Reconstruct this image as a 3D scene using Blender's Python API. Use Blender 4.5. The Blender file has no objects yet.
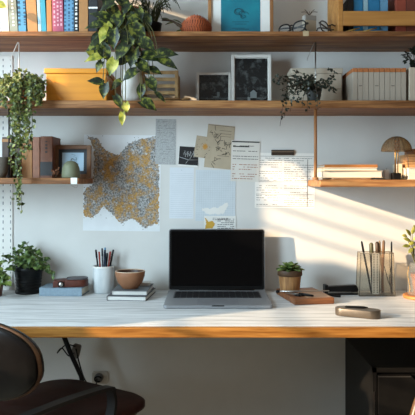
import bpy, math, random
from mathutils import Vector, Matrix
R = random.Random(7)
PI = math.pi
S = bpy.context.scene
COL = S.collection
# ------------------------------------------------------------------ scale and placing
EYE, DIST, F = 1.17, 2.5, 650.0        # eye height, camera-to-wall distance, focal length (frame units)
def W(px, py, d):
    """point of the room seen at photo position (px,py), d metres from the camera plane"""
    return Vector(((px-207.5)/F*d, d-DIST, EYE-(py-182)/F*d))
def X(px, d): return (px-207.5)/F*d
def Zp(py, d): return EYE-(py-182)/F*d

# ------------------------------------------------------------------ materials
def lin(h):
    h = h.lstrip('#'); v = [int(h[i:i+2], 16)/255 for i in (0, 2, 4)]
    return tuple([(a/12.92 if a <= .04045 else ((a+.055)/1.055)**2.4) for a in v] + [1.0])
MATS = {}
def base(name):
    m = bpy.data.materials.new(name); m.use_nodes = True
    nt = m.node_tree
    return m, nt, nt.nodes['Principled BSDF']
def mat(name, col, rough=.55, metal=0, var=.12, scale=30, bump=0.0, col2=None, spec=.5, stretch=(1,1,1), trans=0, alpha=1, coat=0, lo=.35, hi=.65):
    """plain procedural material: noise between two tones"""
    if name in MATS: return MATS[name]
    m, nt, b = base(name)
    a = lin(col)
    if col2: c2 = lin(col2)
    else: c2 = tuple([min(1, x*(1-var)) for x in a[:3]] + [1])
    tc = nt.nodes.new('ShaderNodeTexCoord'); mp = nt.nodes.new('ShaderNodeMapping')
    mp.inputs['Scale'].default_value = stretch
    nz = nt.nodes.new('ShaderNodeTexNoise'); nz.inputs['Scale'].default_value = scale; nz.inputs['Detail'].default_value = 5
    rp = nt.nodes.new('ShaderNodeValToRGB')
    rp.color_ramp.elements[0].position = lo; rp.color_ramp.elements[0].color = c2
    rp.color_ramp.elements[1].position = hi; rp.color_ramp.elements[1].color = a
    L = nt.links
    L.new(tc.outputs['Object'], mp.inputs['Vector']); L.new(mp.outputs['Vector'], nz.inputs['Vector'])
    L.new(nz.outputs['Fac'], rp.inputs['Fac']); L.new(rp.outputs['Color'], b.inputs['Base Color'])
    b.inputs['Roughness'].default_value = rough; b.inputs['Metallic'].default_value = metal
    b.inputs['Specular IOR Level'].default_value = spec
    b.inputs['Transmission Weight'].default_value = trans
    b.inputs['Alpha'].default_value = alpha
    b.inputs['Coat Weight'].default_value = coat
    if bump:
        bp = nt.nodes.new('ShaderNodeBump'); bp.inputs['Strength'].default_value = bump; bp.inputs['Distance'].default_value = .004
        L.new(nz.outputs['Fac'], bp.inputs['Height']); L.new(bp.outputs['Normal'], b.inputs['Normal'])
    MATS[name] = m
    return m
def wood(name, dark, light, rough=.5, along='x', scale=9, fine=60, bump=.12, mid=None, spec=.4):
    if name in MATS: return MATS[name]
    m, nt, b = base(name); L = nt.links
    tc = nt.nodes.new('ShaderNodeTexCoord')
    st = {'x': (.06, 1, 1), 'y': (1, .06, 1), 'z': (1, 1, .06)}[along]
    def n(sc, det, dist):
        mp = nt.nodes.new('ShaderNodeMapping'); mp.inputs['Scale'].default_value = st
        nz = nt.nodes.new('ShaderNodeTexNoise'); nz.inputs['Scale'].default_value = sc
        nz.inputs['Detail'].default_value = det; nz.inputs['Distortion'].default_value = dist
        L.new(tc.outputs['Object'], mp.inputs['Vector']); L.new(mp.outputs['Vector'], nz.inputs['Vector'])
        return nz
    n1, n2 = n(scale, 4, .6), n(fine, 6, .2)
    mx = nt.nodes.new('ShaderNodeMath'); mx.operation = 'MULTIPLY_ADD'; mx.inputs[1].default_value = .45
    L.new(n2.outputs['Fac'], mx.inputs[0])
    m2 = nt.nodes.new('ShaderNodeMath'); m2.operation = 'MULTIPLY'; m2.inputs[1].default_value = .55
    L.new(n1.outputs['Fac'], m2.inputs[0]); L.new(m2.outputs[0], mx.inputs[2])
    rp = nt.nodes.new('ShaderNodeValToRGB')
    rp.color_ramp.elements[0].position = .36; rp.color_ramp.elements[0].color = lin(dark)
    rp.color_ramp.elements[1].position = .64; rp.color_ramp.elements[1].color = lin(light)
    if mid:
        e = rp.color_ramp.elements.new(.5); e.color = lin(mid)
    L.new(mx.outputs[0], rp.inputs['Fac']); L.new(rp.outputs['Color'], b.inputs['Base Color'])
    bp = nt.nodes.new('ShaderNodeBump'); bp.inputs['Strength'].default_value = bump; bp.inputs['Distance'].default_value = .003
    L.new(mx.outputs[0], bp.inputs['Height']); L.new(bp.outputs['Normal'], b.inputs['Normal'])
    b.inputs['Roughness'].default_value = rough; b.inputs['Specular IOR Level'].default_value = spec
    MATS[name] = m
    return m
def leafmat(name, dark, mid, light, scale=26, rough=.42, sub=.25):
    """leaf: variegated noise with a little light passing through"""
    if name in MATS: return MATS[name]
    m, nt, b = base(name); L = nt.links
    tc = nt.nodes.new('ShaderNodeTexCoord')
    nz = nt.nodes.new('ShaderNodeTexNoise'); nz.inputs['Scale'].default_value = scale; nz.inputs['Detail'].default_value = 4
    L.new(tc.outputs['Object'], nz.inputs['Vector'])
    rp = nt.nodes.new('ShaderNodeValToRGB')
    rp.color_ramp.elements[0].position = .38; rp.color_ramp.elements[0].color = lin(dark)
    rp.color_ramp.elements[1].position = .66; rp.color_ramp.elements[1].color = lin(light)
    e = rp.color_ramp.elements.new(.52); e.color = lin(mid)
    L.new(nz.outputs['Fac'], rp.inputs['Fac']); L.new(rp.outputs['Color'], b.inputs['Base Color'])
    b.inputs['Roughness'].default_value = rough
    tr = nt.nodes.new('ShaderNodeBsdfTranslucent'); L.new(rp.outputs['Color'], tr.inputs['Color'])
    ms = nt.nodes.new('ShaderNodeMixShader'); ms.inputs['Fac'].default_value = sub
    L.new(b.outputs[0], ms.inputs[1]); L.new(tr.outputs[0], ms.inputs[2])
    L.new(ms.outputs[0], nt.nodes['Material Output'].inputs['Surface'])
    MATS[name] = m
    return m
def glassy(name, col, density=.35, rough=.05):
    """tinted clear plastic: part see-through, part glossy body"""
    if name in MATS: return MATS[name]
    m, nt, b = base(name); L = nt.links
    b.inputs['Base Color'].default_value = lin(col); b.inputs['Roughness'].default_value = rough
    tr = nt.nodes.new('ShaderNodeBsdfTransparent'); tr.inputs['Color'].default_value = lin(col)
    ms = nt.nodes.new('ShaderNodeMixShader'); ms.inputs['Fac'].default_value = density
    L.new(tr.outputs[0], ms.inputs[1]); L.new(b.outputs[0], ms.inputs[2])
    L.new(ms.outputs[0], nt.nodes['Material Output'].inputs['Surface'])
    MATS[name] = m
    return m

# ------------------------------------------------------------------ mesh builder
class MB:
    def __init__(s): s.v, s.f, s.sm = [], [], []
    def add(s, vs, fs, smooth=False):
        o = len(s.v); s.v += [Vector(v) for v in vs]
        for f in fs: s.f.append([i+o for i in f]); s.sm.append(smooth)
        return s
    def box(s, x0, x1, y0, y1, z0, z1, M=None):
        vs = [Vector(p) for p in ((x0,y0,z0),(x1,y0,z0),(x1,y1,z0),(x0,y1,z0),(x0,y0,z1),(x1,y0,z1),(x1,y1,z1),(x0,y1,z1))]
        if M: vs = [M @ v for v in vs]
        return s.add(vs, [(0,3,2,1),(4,5,6,7),(0,1,5,4),(1,2,6,5),(2,3,7,6),(3,0,4,7)])
    def prism(s, poly, z0, z1, M=None, smooth=False):
        n = len(poly)
        vs = [Vector((x, y, z0)) for x, y in poly] + [Vector((x, y, z1)) for x, y in poly]
        if M: vs = [M @ v for v in vs]
        s.add(vs, [list(range(n))[::-1], list(range(n, 2*n))])
        o = len(s.v)-2*n
        for i in range(n):
            s.f.append([o+i, o+(i+1) % n, o+n+(i+1) % n, o+n+i]); s.sm.append(smooth)
        return s
    def tube(s, pts, r, seg=8, caps=True):
        pts = [Vector(p) for p in pts]; n = len(pts)
        rs = r if isinstance(r, (list, tuple)) else [r]*n
        up = Vector((0, 0, 1)); vs = []; fs = []
        t0 = (pts[1]-pts[0]).normalized()
        a = t0.cross(up)
        if a.length < .05: a = t0.cross(Vector((0, 1, 0)))
        a.normalize()
        for i, p in enumerate(pts):
            t = (pts[min(i+1, n-1)]-pts[max(i-1, 0)]).normalized()
            a = (a-t*a.dot(t)).normalized(); b = t.cross(a)
            for k in range(seg):
                q = 2*PI*k/seg
                vs.append(p+(a*math.cos(q)+b*math.sin(q))*rs[i])
        for i in range(n-1):
            for k in range(seg):
                k2 = (k+1) % seg
                fs.append((i*seg+k, i*seg+k2, (i+1)*seg+k2, (i+1)*seg+k))
        s.add(vs, fs, True)
        if caps:
            o = len(s.v)-n*seg
            s.f.append([o+k for k in range(seg)][::-1]); s.sm.append(False)
            s.f.append([o+(n-1)*seg+k for k in range(seg)]); s.sm.append(False)
        return s
    def lathe(s, prof, c=(0,0,0), seg=28, M=None, sx=1, sy=1, caps='bt'):
        c = Vector(c); vs = []; fs = []; n = len(prof)
        for r, z in prof:
            for k in range(seg):
                q = 2*PI*k/seg
                vs.append(c+Vector((r*math.cos(q)*sx, r*math.sin(q)*sy, z)))
        if M: vs = [M @ v for v in vs]
        for i in range(n-1):
            for k in range(seg):
                k2 = (k+1) % seg
                fs.append((i*seg+k, i*seg+k2, (i+1)*seg+k2, (i+1)*seg+k))
        s.add(vs, fs, True); o = len(s.v)-n*seg
        if 'b' in caps and prof[0][0] > 1e-5: s.f.append([o+k for k in range(seg)][::-1]); s.sm.append(False)
        if 't' in caps and prof[-1][0] > 1e-5: s.f.append([o+(n-1)*seg+k for k in range(seg)]); s.sm.append(False)
        return s
    def ball(s, c, r, seg=10, rings=6, sc=(1,1,1)):
        prof = []
        vs = []; fs = []
        c = Vector(c)
        for i in range(rings+1):
            a = -PI/2+PI*i/rings
            for k in range(seg):
                q = 2*PI*k/seg
                vs.append(c+Vector((r*math.cos(a)*math.cos(q)*sc[0], r*math.cos(a)*math.sin(q)*sc[1], r*math.sin(a)*sc[2])))
        for i in range(rings):
            for k in range(seg):
                k2 = (k+1) % seg
                fs.append((i*seg+k, i*seg+k2, (i+1)*seg+k2, (i+1)*seg+k))
        return s.add(vs, fs, True)
    def leaf(s, p, d, up, L, w, curl=.3, fold=.18, heart=False, n=6):
        d = Vector(d).normalized(); up = Vector(up)
        side = d.cross(up)
        if side.length < .02: side = d.cross(Vector((.3, .9, .2)))
        side.normalize(); nn = side.cross(d).normalized()
        vs = []; fs = []
        for i in range(n+1):
            t = i/n
            if heart: ww = w*(math.sin(PI*min(1, t*.93+.13))**.75)*(1-.25*t) if t < 1 else 0
            else: ww = w*math.sin(PI*min(.999, t*.95+.04))**.8
            if i == n: ww = w*.04
            q = Vector(p)+d*(L*t)-nn*(curl*L*t*t)
            lift = nn*(fold*ww)
            back = d*(-.22*w if (heart and i == 0) else 0)
            vs += [q-side*ww*.5+lift+back, q-nn*(.05*ww), q+side*ww*.5+lift+back]
        for i in range(n):
            a = i*3; b = a+3
            fs += [(a, a+1, b+1, b), (a+1, a+2, b+2, b+1)]
        return s.add(vs, fs, True)
    def build(s, name, m, parent=None, bevel=0, seg=2, loc=None, rot=None, solid=0, sub=0):
        me = bpy.data.meshes.new(name)
        me.from_pydata([tuple(v) for v in s.v], [], s.f)
        me.polygons.foreach_set('use_smooth', s.sm)
        me.update()
        o = bpy.data.objects.new(name, me); COL.objects.link(o)
        if m: me.materials.append(m)
        if parent: o.parent = parent
        if loc is not None: o.location = loc
        if rot is not None: o.rotation_euler = rot
        if solid:
            k = o.modifiers.new('solid', 'SOLIDIFY'); k.thickness = solid; k.offset = 0
        if bevel:
            k = o.modifiers.new('bevel', 'BEVEL'); k.width = bevel; k.segments = seg; k.limit_method = 'ANGLE'
        if sub:
            k = o.modifiers.new('sub', 'SUBSURF'); k.levels = sub; k.render_levels = sub
        return o
def tag(o, label, cat, group=None):
    o['label'] = label; o['category'] = cat
    if group: o['group'] = group
    return o
def thing(name, label, cat, loc=(0,0,0), rz=0, group=None, rot=None):
    o = bpy.data.objects.new(name, None); COL.objects.link(o)
    o.empty_display_size = .05
    o.location = loc; o.rotation_euler = rot if rot else (0, 0, rz)
    return tag(o, label, cat, group)
def struct(o): o['kind'] = 'structure'; return o
def rrect(w, d, r, n=5):
    out = []
    for cx, cy, a0 in ((w/2-r, d/2-r, 0), (-w/2+r, d/2-r, PI/2), (-w/2+r, -d/2+r, PI), (w/2-r, -d/2+r, 1.5*PI)):
        for i in range(n+1):
            a = a0+PI/2*i/n
            out.append((cx+r*math.cos(a), cy+r*math.sin(a)))
    return out
def spline(pts, n=8):
    """Catmull-Rom through pts"""
    P = [Vector(p) for p in pts]; P = [P[0]*2-P[1]]+P+[P[-1]*2-P[-2]]
    out = []
    for i in range(1, len(P)-2):
        for k in range(n):
            t = k/n
            a, b, c, d = P[i-1], P[i], P[i+1], P[i+2]
            out.append(.5*((2*b)+(c-a)*t+(2*a-5*b+4*c-d)*t*t+(3*b-a-3*c+d)*t**3))
    out.append(P[-2]); return out

# ------------------------------------------------------------------ palette
M_wall = mat('wall_paint', '#d4d2cd', .85, var=.03, scale=14, bump=.03, spec=.2)
M_floor = wood('floor_boards', '#8f7a62', '#b8a284', .5, 'x')
M_ceil = mat('ceiling_paint', '#cfcac2', .9, var=.03)
M_shelf = wood('shelf_oak', '#5f3b1f', '#a87a4c', .55, 'x', 40, 210, mid='#835633', spec=.25)
M_edge = wood('desk_edge_oak', '#774819', '#b07a3b', .45, 'x', 40, 200, spec=.25)
M_desk = wood('white_washed_boards', '#a6a7a6', '#dedfde', .5, 'x', 45, 190, mid='#cbcccb', bump=.08, spec=.3)
M_white = mat('white_lacquer', '#dcd8d0', .45, var=.05)
M_metal = mat('brushed_steel', '#b9b6b0', .32, 1, var=.1, scale=80)
M_brass = mat('brass', '#c49a5a', .3, 1, var=.1)
M_black = mat('black_plastic', '#0e0e0e', .4, var=.3, spec=.22)
M_dark = mat('charcoal_lacquer', '#161514', .45, var=.2, spec=.15)
M_soil = mat('potting_soil', '#2c2119', .95, var=.5, scale=200, bump=.5)
M_page = mat('page_edges', '#d9cfbd', .8, var=.14, scale=14, stretch=(1,1,40))
M_paper = mat('paper', '#e2e0da', .85, var=.03)
M_terra = mat('terracotta', '#a8653f', .8, var=.15, scale=30, bump=.1)
M_ink = mat('ink', '#3a3836', .8)

# ------------------------------------------------------------------ the room
DZ = .7546                              # desk top height
RX0, RX1, RY0 = -1.5, 2.2, -3.6
struct(MB().box(RX0-.12, RX1, 0, .12, -.02, 2.6).build('wall_back', M_wall))
struct(MB().box(RX0-.12, RX1, RY0, .12, -.08, 0).build('floor', M_floor))
struct(MB().box(RX0-.12, RX1, RY0, .12, 2.6, 2.7).build('ceiling', M_ceil))
struct(MB().box(RX0, RX1, -.014, 0, 0, .09).build('baseboard_back', M_white, bevel=.003))
# unseen left wall, openings shaped to throw the sun patches (grid of cells, openings left empty)
OPEN = [(-.80, -.36, 1.72, 2.3), (-.99, -.86, 1.46, 1.86), (-1.11, -.99, 1.50, 1.86), (-1.23, -1.11, 1.535, 1.86), (-3.2, -1.23, 1.0, 2.0)]
ys = sorted({RY0, 0, *[o[0] for o in OPEN], *[o[1] for o in OPEN]})
zs = sorted({0, 2.6, *[o[2] for o in OPEN], *[o[3] for o in OPEN]})
wl = MB()
for i in range(len(ys)-1):
    for j in range(len(zs)-1):
        cy, cz = (ys[i]+ys[i+1])/2, (zs[j]+zs[j+1])/2
        if any(o[0] < cy < o[1] and o[2] < cz < o[3] for o in OPEN): continue
        wl.box(RX0-.12, RX0, ys[i], ys[i+1], zs[j], zs[j+1])
struct(wl.build('wall_left', M_wall))
for k, (y0, y1, z0, z1) in enumerate(((-.80, -.36, 1.72, 2.3), (-3.2, -.86, 1.0, 2.0))):  # unseen frames; thin bars added to streak the sun beam
    f = MB()
    f.box(RX0-.09, RX0-.04, y0, y1, z1-.015, z1)
    if k == 1:
        f.box(RX0-.09, RX0-.04, -3.2, -1.23, 1.0, 1.02)
        for zz in (1.12, 1.22, 1.33, 1.44, 1.575, 1.655, 1.74, 1.81): f.box(RX0-.075, RX0-.065, y0, y1, zz, zz+.012)
        f.box(RX0-.09, RX0-.04, -1.9, -1.88, 1.16, 2.0)
    else:
        f.box(RX0-.09, RX0-.04, y0, y1, z0, z0+.015)
    struct(f.build('window_%d' % (k+1), M_white))

# ------------------------------------------------------------------ shelves
SF = -.272                               # shelf front
S1b, S1t = 1.670, 1.687
S2b, S2t = 1.424, 1.450
L3b, L3t = 1.163, 1.184                  # lower left
Q3b, Q3t = 1.153, 1.178                  # lower right
def shelf(label, x0, x1, z0, z1, m=M_shelf):
    o = MB().box(x0, x1, SF, 0, z0, z1).build('wall_shelf', m, bevel=.003)
    return tag(o, label, 'shelf')
shelf('long top wooden shelf carrying the coloured books and wooden crate', -1.1, 1.25, S1b, S1t)
shelf('long middle wooden shelf carrying the orange box and white photo frames', -1.1, 1.25, S2b, S2t)
shelf('short wooden shelf holding the green dome and brown framed drawing', -1.0, X(79, 2.228), L3b, L3t)
shelf('short wooden shelf holding the mushroom lamp and cream paper stack', X(320, 2.228), 1.15, Q3b, Q3t,
      wood('pale_shelf', '#75492a', '#b98a58', .5, 'x', 40, 200, spec=.25))

# perforated white standard at the left
t = thing('shelf_standard', 'white perforated metal strip on the wall left of the black plant pot', 'wall rail', (X(3, 2.5), 0, DZ))
MB().box(X(-10, 2.5)-X(3, 2.5), X(13, 2.5)-X(3, 2.5), -.006, 0, .02, .90).build('strip', M_white, t, bevel=.001)
for px in (3.6, 11):
    sl = MB()
    for k in range(36):
        z = .04+k*.024
        sl.box(X(px, 2.5)-X(3, 2.5)-.0016, X(px, 2.5)-X(3, 2.5)+.0016, -.0068, -.0055, z, z+.008 if k % 3 else z+.012)
    sl.build('slot_column', mat('slot_grey', '#77787a', .8), t)
# posts and hanging rods between shelves
def post(label, px, d, z0, z1, r, m, name='shelf_post', hook=False):
    t = thing(name, label, 'shelf rod', (X(px, d), d-2.5, z0))
    MB().tube([(0,0,0), (0,0,z1-z0)], r, 10).build('rod', m, t)
    if hook:
        MB().tube(spline([(0,0,z1-z0-.004), (-.004,-.002,z1-z0+.0), (-.028,.0,z1-z0-.055), (-.03,0,z1-z0-.065)], 6), .0013, 8).build('hook', m, t)
    else:
        MB().tube([(0,0,0), (0,0,.008)], r*1.9, 10).build('collar', m, t)
    return t
post('slim wooden post between middle shelf and left end of the lamp shelf', 315.5, 2.26, Q3t, S2b, .0055, wood('post_wood', '#8c5a34', '#b78252', .5, 'z'))
post('dark thin rod behind trailing leaves on the dome shelf', 9, 2.26, L3t, S2b, .0028, M_dark)
post('thin steel rod with bent hook behind the dark trailing vine', 315.5, 2.33, S2t, S1b, .0024, M_metal, 'hanging_rod', True)
post('thin white rod with bent hook under the books at far left', 19, 2.33, S2t, S1b, .0022, M_white, 'hanging_rod', True)

# ------------------------------------------------------------------ desk
t = thing('desk', 'long desk with white washed top and orange oak front edge', 'desk', (0, -.32, 0))
DF = 1.849-2.5                           # desk front y
DX0, DX1 = -1.3, 1.35
MB().box(DX0, DX1, DF+.02+.32, -.003+.32, DZ-.027, DZ).build('desk_top', M_desk, t)
MB().box(DX0, DX1, DF+.32, DF+.02+.32, DZ-.028, DZ+.0005).build('front_edge', M_edge, t, bevel=.002)
lg = MB()
lg.tube([W(63, 334, 2.33)+Vector((0,.32,0)), W(70, 352, 2.33)+Vector((0,.32,0)), W(81, 376, 2.33)+Vector((0,.32,0)), Vector((-.36, 2.33-2.5+.32, .0))], [.009,.0085,.008,.008], 10)
lg.build('leg', M_black, t)
for xx in (-1.2, 1.28):
    MB().box(xx-.02, xx+.02, -.22, .2, 0, DZ-.027).build('leg', M_black, t)

# ------------------------------------------------------------------ books
def spine_marks(mb, th, h, seed, z0=.2, z1=.85, wide=.45, y=-.0007, rows=2):
    r = random.Random(seed)
    for row in range(rows):
        cx = (row-(rows-1)/2)*th*wide/max(1, rows-1) if rows > 1 else 0
        z = h*z0
        while z < h*z1:
            l = r.uniform(.004, .014)
            w = th*wide/(rows*2.6)
            mb.box(cx-w, cx+w, y, y+.0006, z, z+l*.7)
            z += l+r.uniform(.002, .006)
def shelf_book(label, px0, px1, h, dep, cover, d=2.245, zb=S1t, tilt=0, marks=None, group=None, name='book', mrows=2, wide=.5, z0=.1, z1=.85, band=None, lift=0):
    x0, x1 = X(px0, d), X(px1, d); th = x1-x0
    y = d-2.5
    loc = ((x0+x1)/2, y, zb+abs(math.sin(tilt))*th/2+lift)
    t = thing(name, label, 'book', loc, 0, group, rot=(0, tilt, 0))
    c = .0022
    b = MB()
    b.box(-th/2, th/2, 0, c, 0, h)
    b.box(-th/2, -th/2+c, c, dep, 0, h); b.box(th/2-c, th/2, c, dep, 0, h)
    b.build('cover', cover, t, bevel=.0012)
    MB().box(-th/2+c, th/2-c, c, dep-.004, .003, h-.003).build('pages', M_page, t)
    if marks:
        m = MB(); spine_marks(m, th, h, hash(label) % 1000 if False else int(px0*7)+3, z0, z1, wide, rows=mrows); m.build('spine_print', marks, t)
    if band:
        MB().box(-th/2-.0003, th/2+.0003, -.0008, .002, h*band[0], h*band[1]).build('spine_band', band[2], t)
    return t
cl = lambda n, c, r=.6, v=.12: mat(n, c, r, var=v, scale=40)
C_cream = cl('cover_cream', '#c4bba8'); C_sage = cl('cover_sage', '#85887a', .7, .2); C_blue = cl('cover_blue', '#3f7fa0')
C_tan = cl('cover_tan', '#a8733f'); C_teal = cl('cover_teal', '#1f8299'); C_pink = cl('cover_pink', '#a84c60')
C_sky = cl('cover_sky', '#5f8fae'); C_blk = cl('cover_black', '#1b1b1d'); C_or = cl('cover_ochre', '#a56b36')
C_pale = cl('cover_pale_blue', '#93b0ba')
G1 = 'coloured books on the top shelf'
shelf_book('white spined book beside the yellow green leaf at the far left', 2.5, 9.3, .205, .17, C_cream, tilt=-.05, group=G1)
shelf_book('sage grey book between white spine and bright blue book', 10, 18, .21, .17, C_sage, tilt=-.06, group=G1, marks=M_paper, mrows=1, wide=.3)
shelf_book('bright blue book with column of dark lettering beside sage book', 18.6, 26.4, .2, .17, C_blue, tilt=-.04, marks=cl('navy_ink', '#16324a'), group=G1, z0=.12, z1=.6, wide=.7)
shelf_book('wide plain tan book leaning beside bright blue book', 27.8, 37.8, .215, .175, C_tan, tilt=-.06, group=G1)
shelf_book('pale blue thin book between wide tan book and teal book', 38.4, 41.5, .21, .17, C_pale, tilt=-.05, group=G1)
shelf_book('teal turquoise book between pale blue and slim ochre books', 41.7, 46.6, .21, .17, C_teal, tilt=-.05, group=G1)
shelf_book('slim ochre book touching the pink book', 47, 52, .205, .17, C_or, tilt=-.02, group=G1)
shelf_book('pink book with faint pale lettering', 52.6, 63.6, .215, .18, C_pink, marks=cl('pink_ink', '#dba6ae'), tilt=-.02, group=G1, mrows=3, wide=.6)
shelf_book('sky blue book with dense dark block pattern beside pink book', 64.2, 73.8, .205, .17, C_sky, marks=cl('slate_ink', '#2f5672'), group=G1, mrows=3, wide=.8, z0=.03, z1=.95)
shelf_book('thin black book with white dotted spine', 74.2, 78.2, .2, .17, C_blk, marks=M_paper, group=G1, mrows=1, wide=.7, z0=.05, z1=.95)
shelf_book('tan book with small dark mark beside thin black dotted book', 79, 88, .215, .175, C_tan, marks=M_ink, group=G1, mrows=1, wide=.3, z0=.55, z1=.75)
shelf_book('thick black book half hidden by the pothos leaves', 88.6, 97.5, .195, .17, C_blk, group=G1, band=(.42, .45, M_paper))

# leaf plant at far left of top shelf
LEAF_pothos = leafmat('pothos_leaf', '#131b0c', '#2b3916', '#7f8232', 70)
LEAF_yel = leafmat('pothos_yellow_leaf', '#5d6a20', '#a8a63c', '#cfc668', 40)
LEAF_herb = leafmat('herb_leaf', '#2d401f', '#50682f', '#7d9150', 60)
LEAF_bead = leafmat('bead_leaf', '#2c3818', '#5b652b', '#98954c', 60)
LEAF_drk = leafmat('dark_vine_leaf', '#1a1f17', '#2b3226', '#454a3a', 60)
LEAF_succ = leafmat('succulent_leaf', '#35491f', '#5e7432', '#8b9a4e', 40)
LEAF_yg = leafmat('yellow_green_leaf', '#7e8030', '#a8a548', '#c9c069', 40)
M_stem = mat('stem_green', '#5d5a2e', .6)
M_twig = mat('brown_twig', '#4a3826', .75)

def pot(prof, m, t, soil_r, soil_z, name='pot'):
    MB().lathe(prof, seg=32).build(name, m, t)
    MB().lathe([(0.0001, soil_z), (soil_r, soil_z-.001)], seg=24).build('soil', M_soil, t)
t = thing('potted_plant', 'potted plant beyond the white book with one pointed yellow green leaf in view', 'plant', (X(-22, 2.3), -.2, S1t))
pot([(.035, 0), (.045, .08), (.047, .09), (.041, .09), (.039, .075)], M_terra, t, .04, .078)
fo = MB(); st = MB()
rt = Vector((0, 0, .08)); o0 = Vector(t.location)
for px, py, dd, L, w, dx, dz in ((-6, 4, 2.2, .045, .034, 1, -.25), (-26, -10, 2.24, .05, .03, -.6, .5), (-32, 6, 2.26, .05, .03, -1, -.2), (-14, -22, 2.24, .05, .03, .4, 1)):
    p = W(px, py, dd)-o0
    fo.leaf(p, (dx, -.25, dz), (0, -.9, .4), L, w, .12)
    st.tube(spline([rt, (rt+p)/2+Vector((0, 0, .03)), p], 5), .0015, 6)
fo.build('foliage', LEAF_yg, t); st.build('stems', M_stem, t)

# ------------------------------------------------------------------ pothos on the top shelf
pc = W(125, 31, 2.30); pc.z = S1t
t = thing('pothos_plant', 'large green and yellow pothos spilling over both long shelves', 'plant', pc)
pot([(.042, 0), (.055, .075), (.058, .085), (.058, .095), (.05, .095), (.048, .08)], M_terra, t, .05, .083)
fo = MB(); ye = MB(); st = MB()
def pl(px, py, d, L, ang, w, m=None, tiltz=.3, curl=.3, roll=0):
    a = math.radians(ang); p = W(px, py, d)-pc
    dirv = Vector((math.cos(a), -.25+R.uniform(-.15, .1), -math.sin(a)))
    upv = Vector((roll, -.85, .45))
    (m or fo).leaf(p-dirv.normalized()*L*.45, dirv, upv, L, w, curl, .16, heart=True, n=7)
    return p-dirv.normalized()*L*.45
# (px, py, dist, length, direction clockwise from right, width)
big = [(97, 44, 2.19, .072, 160, .055, fo), (95, 57, 2.17, .065, 170, .036, ye), (104, 16, 2.2, .085, 205, .05, fo), (110, 6, 2.21, .08, 235, .05, fo),
       (97, 24, 2.19, .075, 175, .042, fo), (116, 22, 2.2, .075, 120, .055, fo), (104, 33, 2.18, .06, 120, .045, ye),
       (112, 66, 2.17, .055, 110, .048, ye), (128, 40, 2.18, .07, 80, .055, fo), (138, 33, 2.18, .075, 60, .06, fo), (146, 44, 2.17, .07, 30, .055, fo),
       (132, 56, 2.17, .065, 100, .055, fo), (150, 56, 2.17, .07, 10, .05, fo), (165, 53, 2.17, .075, -8, .05, fo), (167, 62, 2.16, .07, 22, .04, fo),
       (122, 50, 2.16, .065, 130, .05, fo), (105, 52, 2.18, .06, 60, .05, fo), (113, 38, 2.17, .065, 90, .05, fo), (146, 21, 2.21, .06, 70, .05, fo),
       (96, 81, 2.17, .05, 195, .036, fo), (104, 90, 2.17, .05, 100, .04, fo), (118, 101, 2.17, .05, 60, .032, fo), (148, 104, 2.16, .058, 25, .048, fo),
       (152, 84, 2.17, .05, 60, .044, fo), (126, 107, 2.17, .035, 80, .03, ye), (122, 118, 2.16, .045, 90, .026, ye), (141, 91, 2.17, .05, 100, .035, fo),
       (130, 74, 2.17, .055, 150, .042, fo), (143, 66, 2.17, .06, 40, .045, fo), (155, 70, 2.18, .045, 20, .03, fo), (116, 84, 2.19, .045, 140, .03, fo), (160, 96, 2.2, .05, 40, .02, fo),
       (128, 10, 2.24, .08, 250, .055, fo), (136, 20, 2.2, .07, 40, .05, fo), (120, -2, 2.24, .08, 230, .05, fo), (124, 31, 2.2, .065, 150, .05, fo), (99, 66, 2.19, .04, 120, .03, fo)]
rim = Vector((0, -.03, .09))
for px, py, d, L, a, w, m in big:
    b = pl(px, py, d, L, a, w, m)
    mid = (rim+b)/2; mid.y = min(mid.y, -.075) if b.z < .03 else mid.y
    if b.z < .0: mid = Vector((b.x*.75, -.078-.015, max(.012, b.z*.4+.02)))
    st.tube(spline([rim, mid, b], 6), .0014, 6)
for k in range(26):
    px, py = R.gauss(124, 16), R.gauss(30, 17)
    pl(px, py, R.uniform(2.185, 2.22), R.uniform(.04, .06), R.uniform(20, 170), R.uniform(.03, .042), fo if k % 5 else ye)
fo.build('foliage', LEAF_pothos, t); ye.build('yellow_leaves', LEAF_yel, t); st.build('stems', M_stem, t)

# grassy plant behind
gc = Vector((X(151, 2.36), -.13, S1t))
t = thing('grass_plant', 'spiky dark grass plant behind the pothos on top shelf', 'plant', gc)
pot([(.03, 0), (.038, .055), (.04, .06), (.035, .06), (.033, .05)], M_dark, t, .034, .052)
bl = MB()
for k in range(70):
    a = R.uniform(0, 2*PI); l = R.uniform(.06, .15); sp = R.uniform(.2, .9)
    e = Vector((math.cos(a)*l*sp*.6, math.sin(a)*l*sp*.35, 0)); p0 = Vector((math.cos(a)*.015, math.sin(a)*.015, .05))
    h = l*(1.1-sp*.4)
    bl.tube(spline([p0, p0+e*.45+Vector((0, 0, h*.8)), p0+e*1.0+Vector((0, 0, h)), p0+e*1.35+Vector((0, 0, h*R.uniform(.55, 1)))], 4), [.0014]*12+[.0004], 4)
bl.build('blades', leafmat('grass_blade', '#20260f', '#3a4019', '#62602c', 40), t)

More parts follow.
